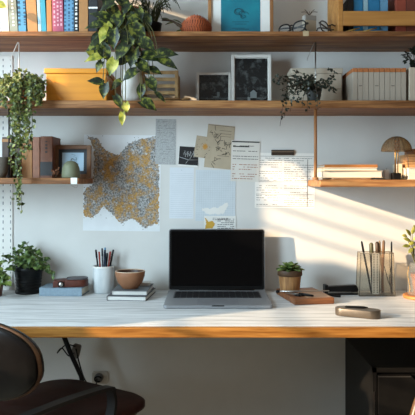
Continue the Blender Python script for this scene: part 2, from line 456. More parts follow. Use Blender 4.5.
# dried banksia head
pc = W(196, 28.5, 2.31); pc.z = S1t
t = thing('dried_flower_head', 'orange scaly dried flower head lying on top shelf', 'dried flower', pc)
h = MB()
rx, rz = .053, .071
body = [(rx*math.sqrt(max(0, 1-((z-.3*rz)/(rz*.72))**2)) if False else 0, z) for z in (0,)]
prof = []
for i in range(15):
    tt = i/14; z = rz*tt
    prof.append((rx*(math.sin(PI*(.24+.76*tt))**.62 if tt < 1 else .001), z))
h.lathe(prof, seg=30)
h.build('core', mat('banksia_core', '#5c2a17', .8), t)
sc = MB()
for i in range(13):
    tt = (i+.3)/13; z = rz*tt; r = rx*(math.sin(PI*(.24+.76*tt))**.62)
    n = max(5, int(2*PI*r/.0085))
    for k in range(n):
        q = 2*PI*(k+.5*(i % 2))/n
        c = Vector((r*math.cos(q), r*math.sin(q), z)); nn = Vector((math.cos(q), math.sin(q), .25+tt)).normalized()
        sc.leaf(c-Vector((0,0,.002)), nn*.8+Vector((0,0,.5)), nn, .010, .0085, .25, .1, n=2)
sc.build('scales', mat('banksia_scale', '#b8592c', .7, var=.4, scale=60), t)
MB().tube(spline([(-.035, -.015, .022), (-.06, -.02, .036), (-.085, -.02, .05), (-.12, -.015, .056)], 6), [.006]*8+[.004]*11, 8).build('stem', M_twig, t)
lf = MB()
for bx, bz, dx, dz, L in ((-.05, .04, -.5, .3, .035), (-.07, .045, -1, -.1, .04), (-.045, .02, -.8, -.3, .035), (-.09, .052, -1, .35, .035)):
    lf.leaf((bx, -.02, bz), (dx, -.25, dz), (0, -.6, .8), L, .014, .2)
lf.build('dry_leaves', leafmat('dry_leaf', '#3c3a1f', '#5a5a30', '#7d7846', 50), t)

# ------------------------------------------------------------------ picture frames
def frame(name, label, px0, px1, py1, pybot, d, zb, border, mframe, mpic=None, mat_w=0, mmat=None, lean=.06, dep=.016, bottom=None, pbottom=None, cat='picture frame'):
    x0, x1 = X(px0, d), X(px1, d); h = Zp(py1, d)-zb if py1 is not None else .3
    w = x1-x0
    t = thing(name, label, cat, ((x0+x1)/2, d-2.5, zb+.0005), rot=(-lean, 0, 0))
    bb = bottom if bottom is not None else border
    f = MB()
    f.box(-w/2, -w/2+border, 0, dep, 0, h); f.box(w/2-border, w/2, 0, dep, 0, h)
    f.box(-w/2+border, w/2-border, 0, dep, 0, bb); f.box(-w/2+border, w/2-border, 0, dep, h-border, h)
    f.build('frame', mframe, t, bevel=.0015)
    MB().box(-w/2+border, w/2-border, dep*.45, dep*.95, bb, h-border).build('mount', mmat or M_paper, t)
    pb = pbottom if pbottom is not None else mat_w
    if mpic: MB().box(-w/2+border+mat_w, w/2-border-mat_w, dep*.4, dep*.46, bb+pb, h-border-mat_w).build('picture', mpic, t)
    return t, w, h
M_oakf = wood('frame_oak', '#7d5230', '#a87748', .5, 'z')
M_teal = mat('teal_print', '#11818e', .45, col2='#0a5f74', scale=6)
t, w, h = frame('picture_frame', 'wooden framed teal print with white mat on top shelf', 208, 273.5, -70, 30, 2.33, S1t, .0125, M_oakf, M_teal, .034, lean=.03, bottom=.004, pbottom=.007)
dr = MB()
for k in range(5):
    cx, cz, r = R.uniform(-.02, .03), .085+R.uniform(-.008, .02), R.uniform(.008, .02)
    dr.tube([(cx+r*math.cos(a/10*PI), .0055, cz+r*.7*math.sin(a/10*PI)) for a in range(0, 17)], .0009, 5)
for k, zz in enumerate((.058, .05, .035, .031)):
    dr.box(-.03+.01*(k % 2), .03-.008*(k % 3), .0058, .0064, zz, zz+.0016)
dr.build('drawing', mat('dark_teal_ink', '#0b3f4c', .6), t)
def photo(name, seed):
    if name in MATS: return MATS[name]
    m, nt, b = base(name); L = nt.links
    tc = nt.nodes.new('ShaderNodeTexCoord'); nz = nt.nodes.new('ShaderNodeTexNoise')
    mp = nt.nodes.new('ShaderNodeMapping'); mp.inputs['Location'].default_value = (seed, seed*.3, 0)
    nz.inputs['Scale'].default_value = 38; nz.inputs['Detail'].default_value = 8; nz.inputs['Roughness'].default_value = .7
    rp = nt.nodes.new('ShaderNodeValToRGB'); rp.color_ramp.elements[0].position = .5; rp.color_ramp.elements[0].color = lin('#151a1c')
    rp.color_ramp.elements[1].position = .8; rp.color_ramp.elements[1].color = lin('#6d7270')
    L.new(tc.outputs['Object'], mp.inputs[0]); L.new(mp.outputs[0], nz.inputs['Vector']); L.new(nz.outputs['Fac'], rp.inputs[0]); L.new(rp.outputs[0], b.inputs['Base Color'])
    b.inputs['Roughness'].default_value = .25
    MATS[name] = m; return m
t, w, h = frame('framed_photo', 'small white frame with dark landscape photo, shorter of the pair', 196.5, 231, 72, 100, 2.42, S2t, .0095, M_white, photo('photo_a', 3), .0, lean=.05)
ph = MB(); ph.box(-w/2+.012, w/2-.012, .0055, .0063, .032, .0335); ph.box(.012, .022, .0055, .0063, .04, .056); ph.box(-.002, .02, .0055, .0063, .035, .04); ph.build('photo_detail', mat('photo_grey', '#5f6665', .4), t)
t, w, h = frame('framed_photo', 'tall white frame with dark photo of house, next to white box', 231.5, 271.5, 54, 100, 2.40, S2t, .0115, M_white, photo('photo_b', 9), .002, lean=.05)
ph = MB(); ph.box(-.004, .02, .0055, .0062, .03, .05); ph.box(-.014, -.004, .0055, .0062, .022, .034); ph.prism([(-.006, .05), (.022, .05), (.008, .062)], .0055, .0062, Matrix(((1,0,0,0),(0,0,1,0),(0,1,0,0),(0,0,0,1)))); ph.box(-w/2+.02, w/2-.02, .0055, .0062, .03, .0312); ph.build('photo_detail', mat('photo_pale', '#7b8180', .4), t)

# ------------------------------------------------------------------ eyeglasses and stand
def glasses(label, loc, rot, m=M_black, k=1.0):
    t = thing('eyeglasses', label, 'glasses', loc, rot=rot)
    t.scale = (k, k, k)
    def sq(v, e=.72): return math.copysign(abs(v)**e, v)
    for s in (-1, 1):
        rim_ = [(s*.034+.027*sq(math.cos(a)), .003*abs(math.cos(a)) if math.cos(a)*s > 0 else 0, .0205+.0195*sq(math.sin(a))+.002*s*math.cos(a)) for a in [2*PI*k_/28 for k_ in range(29)]]
        MB().tube(rim_, .0026, 6, False).build('rim', m, t)
        MB().add(rim_[:-1], [list(range(28))]).build('lens', glassy('lens', '#f2f4f4', .06), t)
        MB().tube(spline([(s*.061, .002, .030), (s*.062, .010+.004*s, .031), (s*.03, .013+.004*s, .029), (-s*.04, .016+.004*s, .020), (-s*.06, .016+.004*s, .006)], 6), .0026, 6).build('temple', m, t)
    MB().tube(spline([(-.009, 0, .027), (0, -.002, .031), (.009, 0, .027)], 5), .0024, 6).build('bridge', m, t)
    return t
glasses('black rimmed folded eyeglasses left of small upright card box', Vector((X(290, 2.3), -.225, S1t+.0005)), (-.12, .0, -.85))
glasses('dark bronze folded eyeglasses right of small upright card box', Vector((X(329, 2.29), -.222, S1t+.002)), (-.1, .0, .9), mat('bronze_rim', '#2b2420', .4), .95)
t = thing('card_box', 'small upright beige card box between two pairs of eyeglasses', 'box', (X(310.5, 2.3), -.17, S1t), .35)
MB().box(-.022, .022, -.012, .012, 0, .075).build('body', mat('beige_card', '#a59680', .8), t, bevel=.001)
MB().box(-.0225, .0225, -.0125, .0125, .06, .078).build('lid', mat('grey_card', '#8d8880', .8), t, bevel=.001)
vw = MB()
for k in range(5):
    a = PI*(.1+.2*k); vw.tube(spline([(0, 0, .077), (.012*math.cos(a), -.004, .09), (.03*math.cos(a), -.008, .088+.012*math.sin(a)*(1 if k % 2 else .2))], 4), .0012, 5)
vw = tag(vw.build('twig_sprig', M_twig, loc=(X(310.5, 2.3), -.17, S1t+.001)), 'dark twiggy sprig on top of small upright card box', 'twig')
t = thing('paper_tag', 'small beige paper tag folded over the top shelf edge under the card box', 'tag', (X(306, 2.225), SF, S1t))
MB().box(-.010, .010, -.0015, -.0003, -.017, .001).build('tag_front', mat('beige_tag', '#b19a78', .8), t)
MB().box(-.010, .010, -.0015, .05, .0002, .001).build('tag_fold', mat('beige_tag', '#b19a78', .8), t)

# ------------------------------------------------------------------ wooden crate top right
M_crate = wood('crate_pine', '#8d5624', '#c08a48', .5, 'x')
cx0, cx1 = X(338, 2.26), .98
cr = thing('wooden_crate', 'open wooden crate of books at right end of top shelf', 'crate', (cx0, -.24, S1t))
wd = cx1-cx0
MB().box(0, .018, 0, .2, 0, .19).build('end_panel', M_crate, cr, bevel=.002)
MB().box(wd-.018, wd, 0, .2, 0, .19).build('end_panel', M_crate, cr, bevel=.002)
MB().box(.018, wd-.018, 0, .2, 0, .006).build('bottom_panel', M_crate, cr)
MB().box(.018, wd-.018, .0, .011, .027, .078).build('slat', M_crate, cr, bevel=.002)
MB().box(.018, wd-.018, .189, .2, .027, .12).build('slat', M_crate, cr, bevel=.002)
G2 = 'books standing in the wooden crate'
zb = S1t+.0065
for lab, a, b, hh, cc in (('dark navy book at left inside the wooden crate', 348.2, 353.6, .13, C_blk), ('deep blue book inside crate, left of the pale spine', 354, 363, .15, cl('cover_deep_blue', '#1f6f98')),
                         ('pale grey blue book between deep blue crate books', 363.5, 368, .15, C_pale), ('wide blue book inside crate, right of the pale spine', 368.5, 380, .15, cl('cover_deep_blue', '#1f6f98')),
                         ('slim sky blue book inside crate beside wide blue one', 380.5, 388, .148, C_sky), ('rust red thick book inside crate', 396, 406, .15, cl('cover_rust', '#8c3d2a')), ('dark rust book at the right inside crate', 406.5, 417, .15, cl('cover_dark_rust', '#6e3324'))):
    shelf_book(lab, a, b, hh, .14, cc, d=2.30, zb=zb, group=G2)
st_ = MB()
for k in range(6):
    a = Vector((.03+.02*k, .016, .0095)); st_.tube([a, a+Vector((.05, .006, .002+.012*(k % 3 == 0)))], .0025, 6)
tag(st_.build('pencil_bundle', mat('stick_ochre', '#b28a44', .6), loc=(cx0, -.24, S1t)), 'ochre wooden sticks lying loose in bottom of the crate', 'sticks')

# ------------------------------------------------------------------ middle shelf
M_orange = wood('orange_lacquered_wood', '#c0720f', '#dc9222', .45, 'x', 5, 50)
d = 2.26
x0, x1 = X(46, d), X(106.5, d)
t = thing('storage_box', 'orange wooden box with lid on the middle shelf', 'box', ((x0+x1)/2, d-2.5, S2t))
w = x1-x0; h = Zp(68.5, d)-S2t
MB().box(-w/2, w/2, 0, .2, 0, h-.017).build('body', M_orange, t, bevel=.002)
MB().box(-w/2-.006, w/2+.004, -.005, .205, h-.017, h).build('lid', M_orange, t, bevel=.002)

def strands(t, pc, specs, lm, sm, size, drop_d=2.2, gap=.008, jit=.006, wide=.8):
    fo = MB(); st = MB()
    for pts in specs:
        P = spline([Vector(p) for p in pts], 6)
        st.tube(P, .0009, 4)
        acc = 0
        for i in range(1, len(P)):
            seg = (P[i]-P[i-1]).length; n = max(1, int(seg/gap))
            for k in range(n):
                p = P[i-1].lerp(P[i], k/n)
                a = R.uniform(0, 2*PI); s = size*R.uniform(.65, 1.2)
                dirv = Vector((math.cos(a), R.uniform(-.9, .1), math.sin(a)*.9-.15))
                fo.leaf(p+Vector((R.uniform(-jit, jit), R.uniform(-jit, 0), R.uniform(-jit, jit))), dirv, (R.uniform(-.5,.5), -.8, .6), s, s*wide, .25, .15, n=3)
    fo.build('foliage', lm, t); st.build('stems', sm, t)
pc = Vector((X(22, 2.3), -.185, S2t))
t = thing('trailing_plant', 'green bead leaved plant trailing in a curtain from middle shelf', 'plant', pc)
pot([(.045, 0), (.055, .05), (.058, .065), (.052, .065), (.05, .055)], M_terra, t, .052, .058)
sp = []
for k in range(58):
    pxt = R.uniform(-2, 42); pyt = 76+abs(pxt-20)*.35+R.uniform(-5, 6)
    long_ = 10 < pxt < 31
    pxe = 20+(pxt-20)*(.75 if long_ else 1)+R.uniform(-3, 3)
    pye = R.uniform(120, 186) if long_ else R.uniform(92, 108)
    if k < 3: pxt, pxe, pye = 17+k, 17+k*2.2, 200+6*k
    a = Vector((0, -.02, .06)); d1 = R.uniform(2.15, 2.2)
    p1 = W(pxt, pyt, d1+.06)-pc; p2 = W(pxt*.9+pxe*.1, 99, d1)-pc; p3 = W(pxe, pye, d1)-pc
    if not long_: sp.append((a, p1, W(pxe, pye, d1)-pc))
    else: sp.append((a, p1, p2, (p2+p3)/2+Vector((R.uniform(-.008, .008), 0, 0)), p3))
strands(t, pc, sp, LEAF_bead, M_stem, .0135, gap=.0062, jit=.008)

# white ceramic vase behind pothos, slatted crate, dry leaves
pc = Vector((X(132, 2.29), -.2, S2t))
t = thing('white_vase', 'white ribbed vase half hidden behind the pothos leaves', 'vase', pc)
MB().lathe([(.028, 0), (.038, .02), (.04, .06), (.034, .1), (.032, .118), (.029, .118), (.031, .1), (.036, .06)], seg=14).build('body', M_white, t)
t = thing('slatted_crate', 'small slatted wooden crate right of the white ribbed vase', 'crate', (X(159, 2.30), -.2, S2t))
M_sl = wood('crate_pale', '#8b6a42', '#b79868', .6, 'z')
cw = .062
for s in (-1, 1): MB().box(s*cw-.006, s*cw+.006, 0, .012, 0, .115).build('post', M_sl, t, bevel=.001); MB().box(s*cw-.006, s*cw+.006, .13, .142, 0, .115).build('post', M_sl, t, bevel=.001)
MB().box(-cw+.006, cw-.006, 0, .142, 0, .006).build('base', M_sl, t)
for zz in (.006, .03, .054, .078, .102): MB().box(-cw+.006, cw-.006, .002, .008, zz, zz+.012).build('slat', M_sl, t)
for zz in (.006, .03, .054, .078, .102):
    for s in (-1, 1): MB().box(s*cw-.003, s*cw+.003, .012, .13, zz, zz+.012).build('slat', M_sl, t)
for k, (px, dx, col) in enumerate(((167, .5, 'curled pale brown dried leaf nearest the crate on middle shelf'), (176, .9, 'brown dried leaf in the middle of three on middle shelf'), (186, 1, 'dried leaf farthest from the crate on middle shelf'))):
    lf = MB(); lf.leaf((-.02, 0, .004), (1, .1*k, .05), (0, -.5, 1), .04, .017, -.03*k, .35, n=6)
    tag(lf.build('dried_leaf', mat('dried_leaf_brown', '#a1794b', .7, var=.3), loc=(X(px, 2.25), -.245, S2t), solid=.0008), col, 'leaf', 'dried leaves on the middle shelf')

# white lidded box
d = 2.36
x0, x1 = X(291, d), X(343, d); w = x1-x0; h = Zp(68, d)-S2t
t = thing('storage_box', 'cream white lidded box behind the dark trailing vine', 'box', ((x0+x1)/2, d-2.5, S2t))
M_cream = mat('cream_card', '#b9ab98', .7, var=.06)
MB().box(-w/2+.003, w/2-.003, .003, .13, 0, h-.02).build('body', M_cream, t, bevel=.002)
MB().box(-w/2, w/2, 0, .133, h-.02, h).build('lid', M_cream, t, bevel=.002)
MB().box(-w/2+.003, w/2-.003, .0022, .0032, h*.43, h*.43+.002).build('seam', mat('seam_shadow_card', '#93856f', .8), t)  # thin darker line across the box body

# dark trailing vine
pc = Vector((X(314, 2.27), -.225, S2t))
t = thing('trailing_vine', 'dark small leaved vine in grey pot before the cream box', 'plant', pc)
pot([(.02, 0), (.027, .035), (.029, .045), (.026, .045), (.024, .038)], mat('slate_pot', '#4e5150', .7), t, .025, .04)
sp = []
a = Vector((0, 0, .04))
for k in range(44):
    q = R.uniform(-1, 1)
    e = W(308+q*30, R.gauss(88, 6)-4*(1-abs(q)), R.uniform(2.2, 2.26))-pc
    sp.append((a, (a+e)/2+Vector((0, -.01, .018)), e))
for px, py in ((280, 126), (284, 118), (290, 112), (302, 108), (277, 84), (273, 80), (335, 92), (333, 82), (307, 112), (318, 110), (282, 105), (296, 104)):
    e = W(px, py, 2.19)-pc; m1 = W((px+312)/2, 84, 2.2)-pc; m2 = W(px*.85+312*.15, min(py-4, 97), 2.19)-pc
    sp.append((a, m1, m2, e))
sp.append((a, W(326, 84, 2.24)-pc, W(334, 74, 2.24)-pc, W(331, 69, 2.24)-pc, W(327, 70, 2.24)-pc))
strands(t, pc, sp, LEAF_drk, M_twig, .0105, gap=.010, jit=.004)

# row of uniform pale volumes
G3 = 'uniform pale volumes on the middle shelf'
M_vol = mat('pale_linen', '#a79b8c', .85, var=.1, scale=60, stretch=(1,1,.2)); M_volt = mat('rust_headband', '#b06b3a', .7, var=.2, scale=90)
x = 352.5; i = 0
ws = [5.4, 5.2, 5.6, 5.3, 5.5, 5.2, 5.5, 5.4, 5.6, 5.2]
ordn = ['first', 'second', 'third', 'fourth', 'fifth', 'sixth', 'seventh', 'eighth', 'ninth', 'tenth']
for i, wv in enumerate(ws):
    t = thing('bound_volume', 'pale linen volume with rust top band, %s from the cream box' % ordn[i], 'book', (X(x+wv/2, 2.27), -.23, S2t), 0, G3)
    th = X(x+wv-.35, 2.27)-X(x, 2.27); h = .118
    MB().box(-th/2, th/2, 0, .003, 0, h-.014).build('spine', M_vol, t, bevel=.001)
    b = MB(); b.box(-th/2, -th/2+.002, .003, .17, 0, h-.014); b.box(th/2-.002, th/2, .003, .17, 0, h-.014); b.build('cover', M_vol, t)
    MB().box(-th/2, th/2, 0, .17, h-.014, h).build('top_band', M_volt, t, bevel=.001)
    MB().box(-th/2+.002, th/2-.002, .003, .168, .002, h-.014).build('pages', M_page, t)
    if i % 3 == 1: MB().box(-th/2+.003, th/2-.003, -.0006, .001, .055, .057).build('spine_line', M_ink, t)
    x += wv
t = thing('bound_volume', 'thick plain cream volume at frame edge beside the rust banded row', 'book', (X(414.5, 2.27), -.235, S2t), 0, G3)
MB().box(-.019, .019, 0, .004, 0, .12).build('spine', M_cream, t, bevel=.001); b = MB(); b.box(-.019, -.0165, .004, .17, 0, .12); b.box(.0165, .019, .004, .17, 0, .12); b.build('cover', M_cream, t)
MB().box(-.0165, .0165, .004, .166, .003, .117).build('pages', M_page, t)
pc = Vector((X(416, 2.32), -.17, S2t+.1205))
t = thing('potted_plant', 'dark bushy plant on top of the thick cream volume', 'plant', pc)
pot([(.014, 0), (.018, .02), (.019, .024), (.017, .024), (.016, .02)], M_dark, t, .0165, .021)
fo = MB(); st = MB()
for k in range(140):
    v = Vector((R.gauss(0, 1), R.gauss(0, 1), R.gauss(0, 1))).normalized()*R.uniform(.5, 1)
    p = Vector((v.x*.042, v.y*.035, .045+v.z*.03)); fo.leaf(p, v+Vector((0, -.2, 0)), (0, -.5, .8), .014, .011, .2, n=3)
    if k % 12 == 0: st.tube([Vector((0, 0, .02)), p], .001, 5)
fo.build('foliage', LEAF_drk, t); st.build('stems', M_twig, t)

# ------------------------------------------------------------------ lower left shelf
G4 = 'old brown books on the dome shelf'
C_lea = cl('leather_brown', '#7c4a30', .55, .3); C_lea2 = cl('leather_dark', '#4b3527', .6, .3); C_rus = cl('leather_russet', '#8a5537', .55, .25)
zz = L3t
shelf_book('dark brown old book with pale label behind the trailing leaves', 2, 11, .147, .13, C_lea2, d=2.33, zb=zz, group=G4, band=(.88, .95, C_tan))
shelf_book('greyed brown book hidden mostly by the trailing leaves', 11.6, 21, .135, .13, C_lea2, d=2.35, zb=zz, group=G4)
shelf_book('tall tan brown book among the leaves on the dome shelf', 21.6, 32, .14, .13, C_tan, d=2.34, zb=zz, group=G4)
shelf_book('narrow russet book between the leaves and labelled leather book', 32.6, 39.6, .147, .13, C_rus, d=2.32, zb=zz, group=G4)
shelf_book('leather brown book with dark label low on its spine', 40.3, 52.3, .148, .13, C_lea, d=2.30, zb=zz, group=G4, band=(.06, .39, cl('dark_label', '#2b2a2b')), marks=M_ink, mrows=1, wide=.25, z0=.6, z1=.9)
t = thing('planter', 'taupe stone planter at left end of the dome shelf', 'planter', (X(-2, 2.26), -.235, L3t))
MB().lathe([(.022, 0), (.031, .02), (.036, .072), (.032, .072), (.028, .02), (.001, .015)], seg=28).build('bowl', mat('taupe_stone', '#6a6257', .8), t)
MB().lathe([(.001, .06), (.031, .059)], seg=20).build('soil', M_soil, t)
t, w, h = frame('picture_frame', 'brown wooden frame with pale blue drawing behind the green dome', 54, 90.5, 145, 177, 2.34, L3t, .0145, wood('walnut_frame', '#5a3b25', '#7d5636', .5, 'x'), mat('pale_blue_sheet', '#a9c2d4', .6, var=.06), .012, cl('mount_navy', '#252a30'), lean=.08)
dr = MB()
for k in range(9):
    x_, z_ = R.uniform(-.02, .02), R.uniform(.035, .085); dr.tube([(x_, .0062, z_), (x_+R.uniform(-.012, .012), .0062, z_+R.uniform(-.01, .01)), (x_+R.uniform(-.01, .012), .0062, z_+R.uniform(-.012, .012))], .0006, 4)
dr.build('drawing', cl('pencil_blue', '#5c7484'), t)
t = thing('dome_ornament', 'grey green dome ornament with little stalk before the framed drawing', 'ornament', (X(70, 2.25), -.235, L3t))
MB().lathe([(.029, 0), (.031, .004), (.0315, .02), (.029, .036), (.023, .05), (.013, .058), (.001, .0605)], seg=30).build('dome', mat('sage_ceramic', '#6d7057', .6, var=.15, scale=50), t)
MB().tube(spline([(0, 0, .059), (.001, 0, .064), (.005, 0, .067), (.009, 0, .066)], 5), .0012, 6).build('stalk', M_twig, t)
t = thing('price_tag', 'small blank white tag clipped to front of the dome shelf', 'tag', (X(74, 2.228), SF, L3t))
MB().box(-.011, .011, -.0018, 0, -.021, .0008).build('card', M_paper, t, bevel=.0004)
MB().tube(spline([(-.004, -.001, -.021), (-.012, .002, -.024), (.006, .003, -.034), (.012, .004, -.026)], 5), .0009, 5).build('wire', M_metal, t)
t = thing('dried_sprig', 'brown dried sprig between leather book and green dome', 'dried plant', (X(55, 2.27), -.225, L3t))
fo = MB(); st = MB()
for k in range(7):
    e = Vector((R.uniform(-.014, .016), R.uniform(-.01, .01), R.uniform(.02, .045))); st.tube([(0, 0, 0), e*.6, e], .0007, 4)
    for j in range(4): fo.leaf(e*(.5+.15*j), (R.uniform(-1, 1), -.4, R.uniform(0, 1)), (0, -1, .4), .008, .005, .1, n=2)
fo.build('leaves', mat('dry_rust', '#7a4a2c', .8), t); st.build('stems', M_twig, t)

# ------------------------------------------------------------------ lower right shelf
G5 = 'cream books stacked on the lamp shelf'
def flat_book(label, loc, w, dd, h, cover, rz=0, group=None, name='book', spine='front', cat='book', pages=M_page, extra=None, ct=.0022):
    t = thing(name, label, cat, loc, rz, group)
    b = MB(); b.box(-w/2, w/2, 0, dd, 0, ct); b.box(-w/2, w/2, 0, dd, h-ct, h)
    if spine == 'front': b.box(-w/2, w/2, 0, ct, ct, h-ct)
    elif spine == 'left': b.box(-w/2, -w/2+ct, 0, dd, ct, h-ct)
    elif spine == 'back': b.box(-w/2, w/2, dd-ct, dd, ct, h-ct)
    b.build('cover', cover, t, bevel=.0008)
    e = .003
    px0 = -w/2+(ct if spine == 'left' else e); py0 = (ct if spine == 'front' else e); py1 = dd-(ct if spine == 'back' else e)
    MB().box(px0, w/2-e, py0, py1, ct, h-ct).build('pages', pages, t)
    return t
M_cr2 = mat('ivory_cover', '#e2d3b5', .7, var=.06)
z = Q3t+.0005
flat_book('thin tan booklet at bottom of the cream stack on lamp shelf', (X(352, 2.245), -.255, z), .135, .17, .006, C_tan, .03, G5, name='booklet', spine='back')
z += .0065
flat_book('thick ivory book, lower of two large books under the tan one', (X(352, 2.27), -.235, z), .212, .18, .024, M_cr2, 0, G5, spine='back')
z += .0245
flat_book('thin ivory book in the middle of the cream stack', (X(350, 2.27), -.24, z), .19, .17, .011, M_cr2, .03, G5, spine='back')
z += .0115
flat_book('slim tan covered book topmost of the cream stack', (X(351, 2.27), -.232, z), .185, .16, .010, C_or, -.02, G5, spine='front')
# mushroom lamp
lx, ly = X(396.5, 2.29), -.21
t = thing('table_lamp', 'mushroom lamp with ribbed amber dome shade and brass stem', 'lamp', (lx, ly, Q3t))
MB().box(-.016, .012, -.014, .014, 0, .024).build('base', M_dark, t, bevel=.002)
MB().tube([(-.004, 0, .024), (-.004, 0, .145)], .0028, 8).build('stem', M_brass, t)
MB().tube([(.005, 0, .024), (.005, 0, .145)], .0022, 8).build('stem', M_brass, t)
prof = [(.052*math.cos(a), .100+.052*math.sin(a)) for a in [PI/2*k/10 for k in range(11)]]; prof[-1] = (.001, prof[-1][1])
MB().lathe(prof, seg=36, caps='').build('lamp_shade', glassy('amber_glass', '#e6d6bf', .07, .25), t, solid=.0015)
rb = MB()
for k in range(18):
    q = 2*PI*k/18; rb.tube([(.0525*math.cos(a)*math.cos(q), .0525*math.cos(a)*math.sin(q), .100+.0525*math.sin(a)) for a in [PI/2*j/6*.97 for j in range(7)]], .0008, 4)
rb.build('ribs', mat('rib_bronze', '#6e5a40', .5, .3), t)
for zz in (.104, .115, .126, .137):
    MB().ball((-.004, -.001, zz), .0052, 10, 6).build('bead', M_brass, t); MB().ball((.006, -.001, zz), .0052, 10, 6).build('bead', M_brass, t)
t = shelf_book('small upright cream book standing behind the mushroom lamp base', 398.5, 402.5, .058, .07, M_cr2, d=2.34, zb=Q3t)
t = thing('tea_light', 'tiny white candle cube left of the mushroom lamp', 'candle', (X(386.5, 2.31), -.19, Q3t))
MB().box(-.008, .008, -.008, .008, 0, .036).build('wax', M_white, t, bevel=.002); MB().tube([(0, 0, .036), (.0005, 0, .041)], .0006, 5).build('wick', M_ink, t)
flat_book('large ivory book at bottom right under the wooden boxes', (X(425, 2.29), -.22, Q3t+.0005), .125, .17, .042, M_cr2, 0, name='book', spine='back')
M_box = wood('honey_box', '#a77748', '#d0a271', .5, 'x')
for k, (lab, px, z0, hh, ww) in enumerate((('lower honey wooden box on the large ivory book', 425, .0435, .02, .118), ('upper honey wooden box in the pair behind the lamp', 424, .0645, .026, .112), ('small dark wooden box topmost on the honey boxes', 425, .0915, .018, .08))):
    t = thing('wooden_box', lab, 'box', (X(px, 2.31), -.19, Q3t+z0), 0, 'stacked wooden boxes beside the lamp')
    mm = M_box if k < 2 else M_shelf
    MB().box(-ww/2, ww/2, 0, .11, 0, hh-.008).build('body', mm, t, bevel=.0015)
    MB().box(-ww/2-.001, ww/2+.001, -.001, .111, hh-.0075, hh).build('lid', mm, t, bevel=.0015)

# ------------------------------------------------------------------ papers on the wall
def sheet(name, label, x0, y0, x1, y1, m, rz=0, off=.0, cat='paper', group=None, th=.0008, d=2.497):
    c = W((x0+x1)/2, (y0+y1)/2, 2.5); w = (x1-x0)/F*2.5; h = (y1-y0)/F*2.5
    t = thing(name, label, cat, (c.x, -off*.5, c.z), rot=(0, rz, 0), group=group)
    MB().box(-w/2, w/2, -th, 0, -h/2, h/2).build('sheet', m, t)
    return t, w, h
FR = -.0012
def lines(t, rects, m, name='printed_lines', y=FR):
    b = MB()
    for x0, x1, z0, z1 in rects: b.box(x0, x1, y, y+.0005, z0, z1)
    b.build(name, m, t)
def textrows(x0, x1, z0, z1, pitch, th, seed, words=True, dens=.8):
    r = random.Random(seed); out = []; z = z1
    while z > z0:
        x = x0
        end = x1-(r.uniform(0, .25)*(x1-x0) if r.random() < .4 else 0)
        while x < end:
            l = r.uniform(.004, .014)
            if r.random() < dens: out.append((x, min(end, x+l), z-th, z))
            x += l+r.uniform(.001, .003)
        z -= pitch*(1 if r.random() < .85 else 2)
    return out
M_gr1 = mat('faint_blue_ink', '#b9c0c4', .8); M_gr2 = mat('grey_ink', '#5a544e', .8); M_rust = mat('rust_ink', '#a97b66', .8)
G6 = 'papers taped to the wall'
# abstract map poster
t, w, h = sheet('wall_poster', 'large poster of an abstract ochre and grey splattered map', 83.5, 135, 160.5, 231, mat('poster_paper', '#dfe1e2', .8, var=.04), .012, cat='poster')
def P2(px, py): return ((px-122)/F*2.5, -(py-183)/F*2.5)
def rough(poly, step=.004, amp=.004, seed=1):
    r = random.Random(seed); out = []
    for i in range(len(poly)):
        a, b = Vector(poly[i]), Vector(poly[(i+1) % len(poly)]); n = max(1, int((b-a).length/step))
        for k in range(n):
            q = a.lerp(b, k/n); out.append((q.x+r.uniform(-amp, amp), q.y+r.uniform(-amp, amp)))
    return out
SWP = Matrix(((1,0,0,0),(0,0,1,0),(0,1,0,0),(0,0,0,1)))
def mapmat(name, seed):
    m, nt, b = base(name); L = nt.links
    tc = nt.nodes.new('ShaderNodeTexCoord')
    def nz(sc, det, rg, loc=0):
        mp = nt.nodes.new('ShaderNodeMapping'); mp.inputs['Location'].default_value = (loc, 0, loc)
        n = nt.nodes.new('ShaderNodeTexNoise'); n.inputs['Scale'].default_value = sc; n.inputs['Detail'].default_value = det; n.inputs['Roughness'].default_value = rg
        L.new(tc.outputs['Object'], mp.inputs[0]); L.new(mp.outputs[0], n.inputs['Vector']); return n
    def ramp(n, p0, c0, p1, c1):
        r = nt.nodes.new('ShaderNodeValToRGB'); e = r.color_ramp.elements
        e[0].position = p0; e[0].color = c0; e[1].position = p1; e[1].color = c1; L.new(n.outputs['Fac'], r.inputs[0]); return r
    K, Wt = (0,0,0,1), (1,1,1,1)
    grey = ramp(nz(170, 3, .8, 2), .42, lin('#5c5d5d'), .60, lin('#b9b9b7'))
    och = ramp(nz(150, 3, .8, 5), .4, lin('#93713f'), .60, lin('#c99a50'))
    msk = ramp(nz(22, 8, .72, seed), .46, K, .58, Wt)
    hol = ramp(nz(60, 5, .7, seed+3), .60, K, .65, Wt)
    def mix(f, a, c):
        x = nt.nodes.new('ShaderNodeMix'); x.data_type = 'RGBA'
        L.new(f, x.inputs[0]); L.new(a, x.inputs[6])
        if hasattr(c, 'default_value') or hasattr(c, 'links'): L.new(c, x.inputs[7])
        else: x.inputs[7].default_value = c
        return x.outputs[2]
    c = mix(msk.outputs[0], grey.outputs[0], och.outputs[0])
    c = mix(hol.outputs[0], c, lin('#c4c6c7'))
    L.new(c, b.inputs['Base Color']); b.inputs['Roughness'].default_value = .8
    return m
poly = [P2(*p) for p in ((88, 137), (97, 138), (101, 145), (108, 152), (118, 156), (128, 144), (136, 140), (150, 137), (158, 136), (159, 180), (159, 222), (146, 228), (138, 222), (132, 218), (122, 223), (112, 214), (103, 206), (99, 213), (91, 218), (84, 216), (83.8, 192), (93, 184), (94, 165), (94, 150))]
MB().prism(rough(poly, .005, .0035), -.0013, -.0008, SWP).build('print', mapmat('map_splatter', 1.3), t)
sp_ = MB()
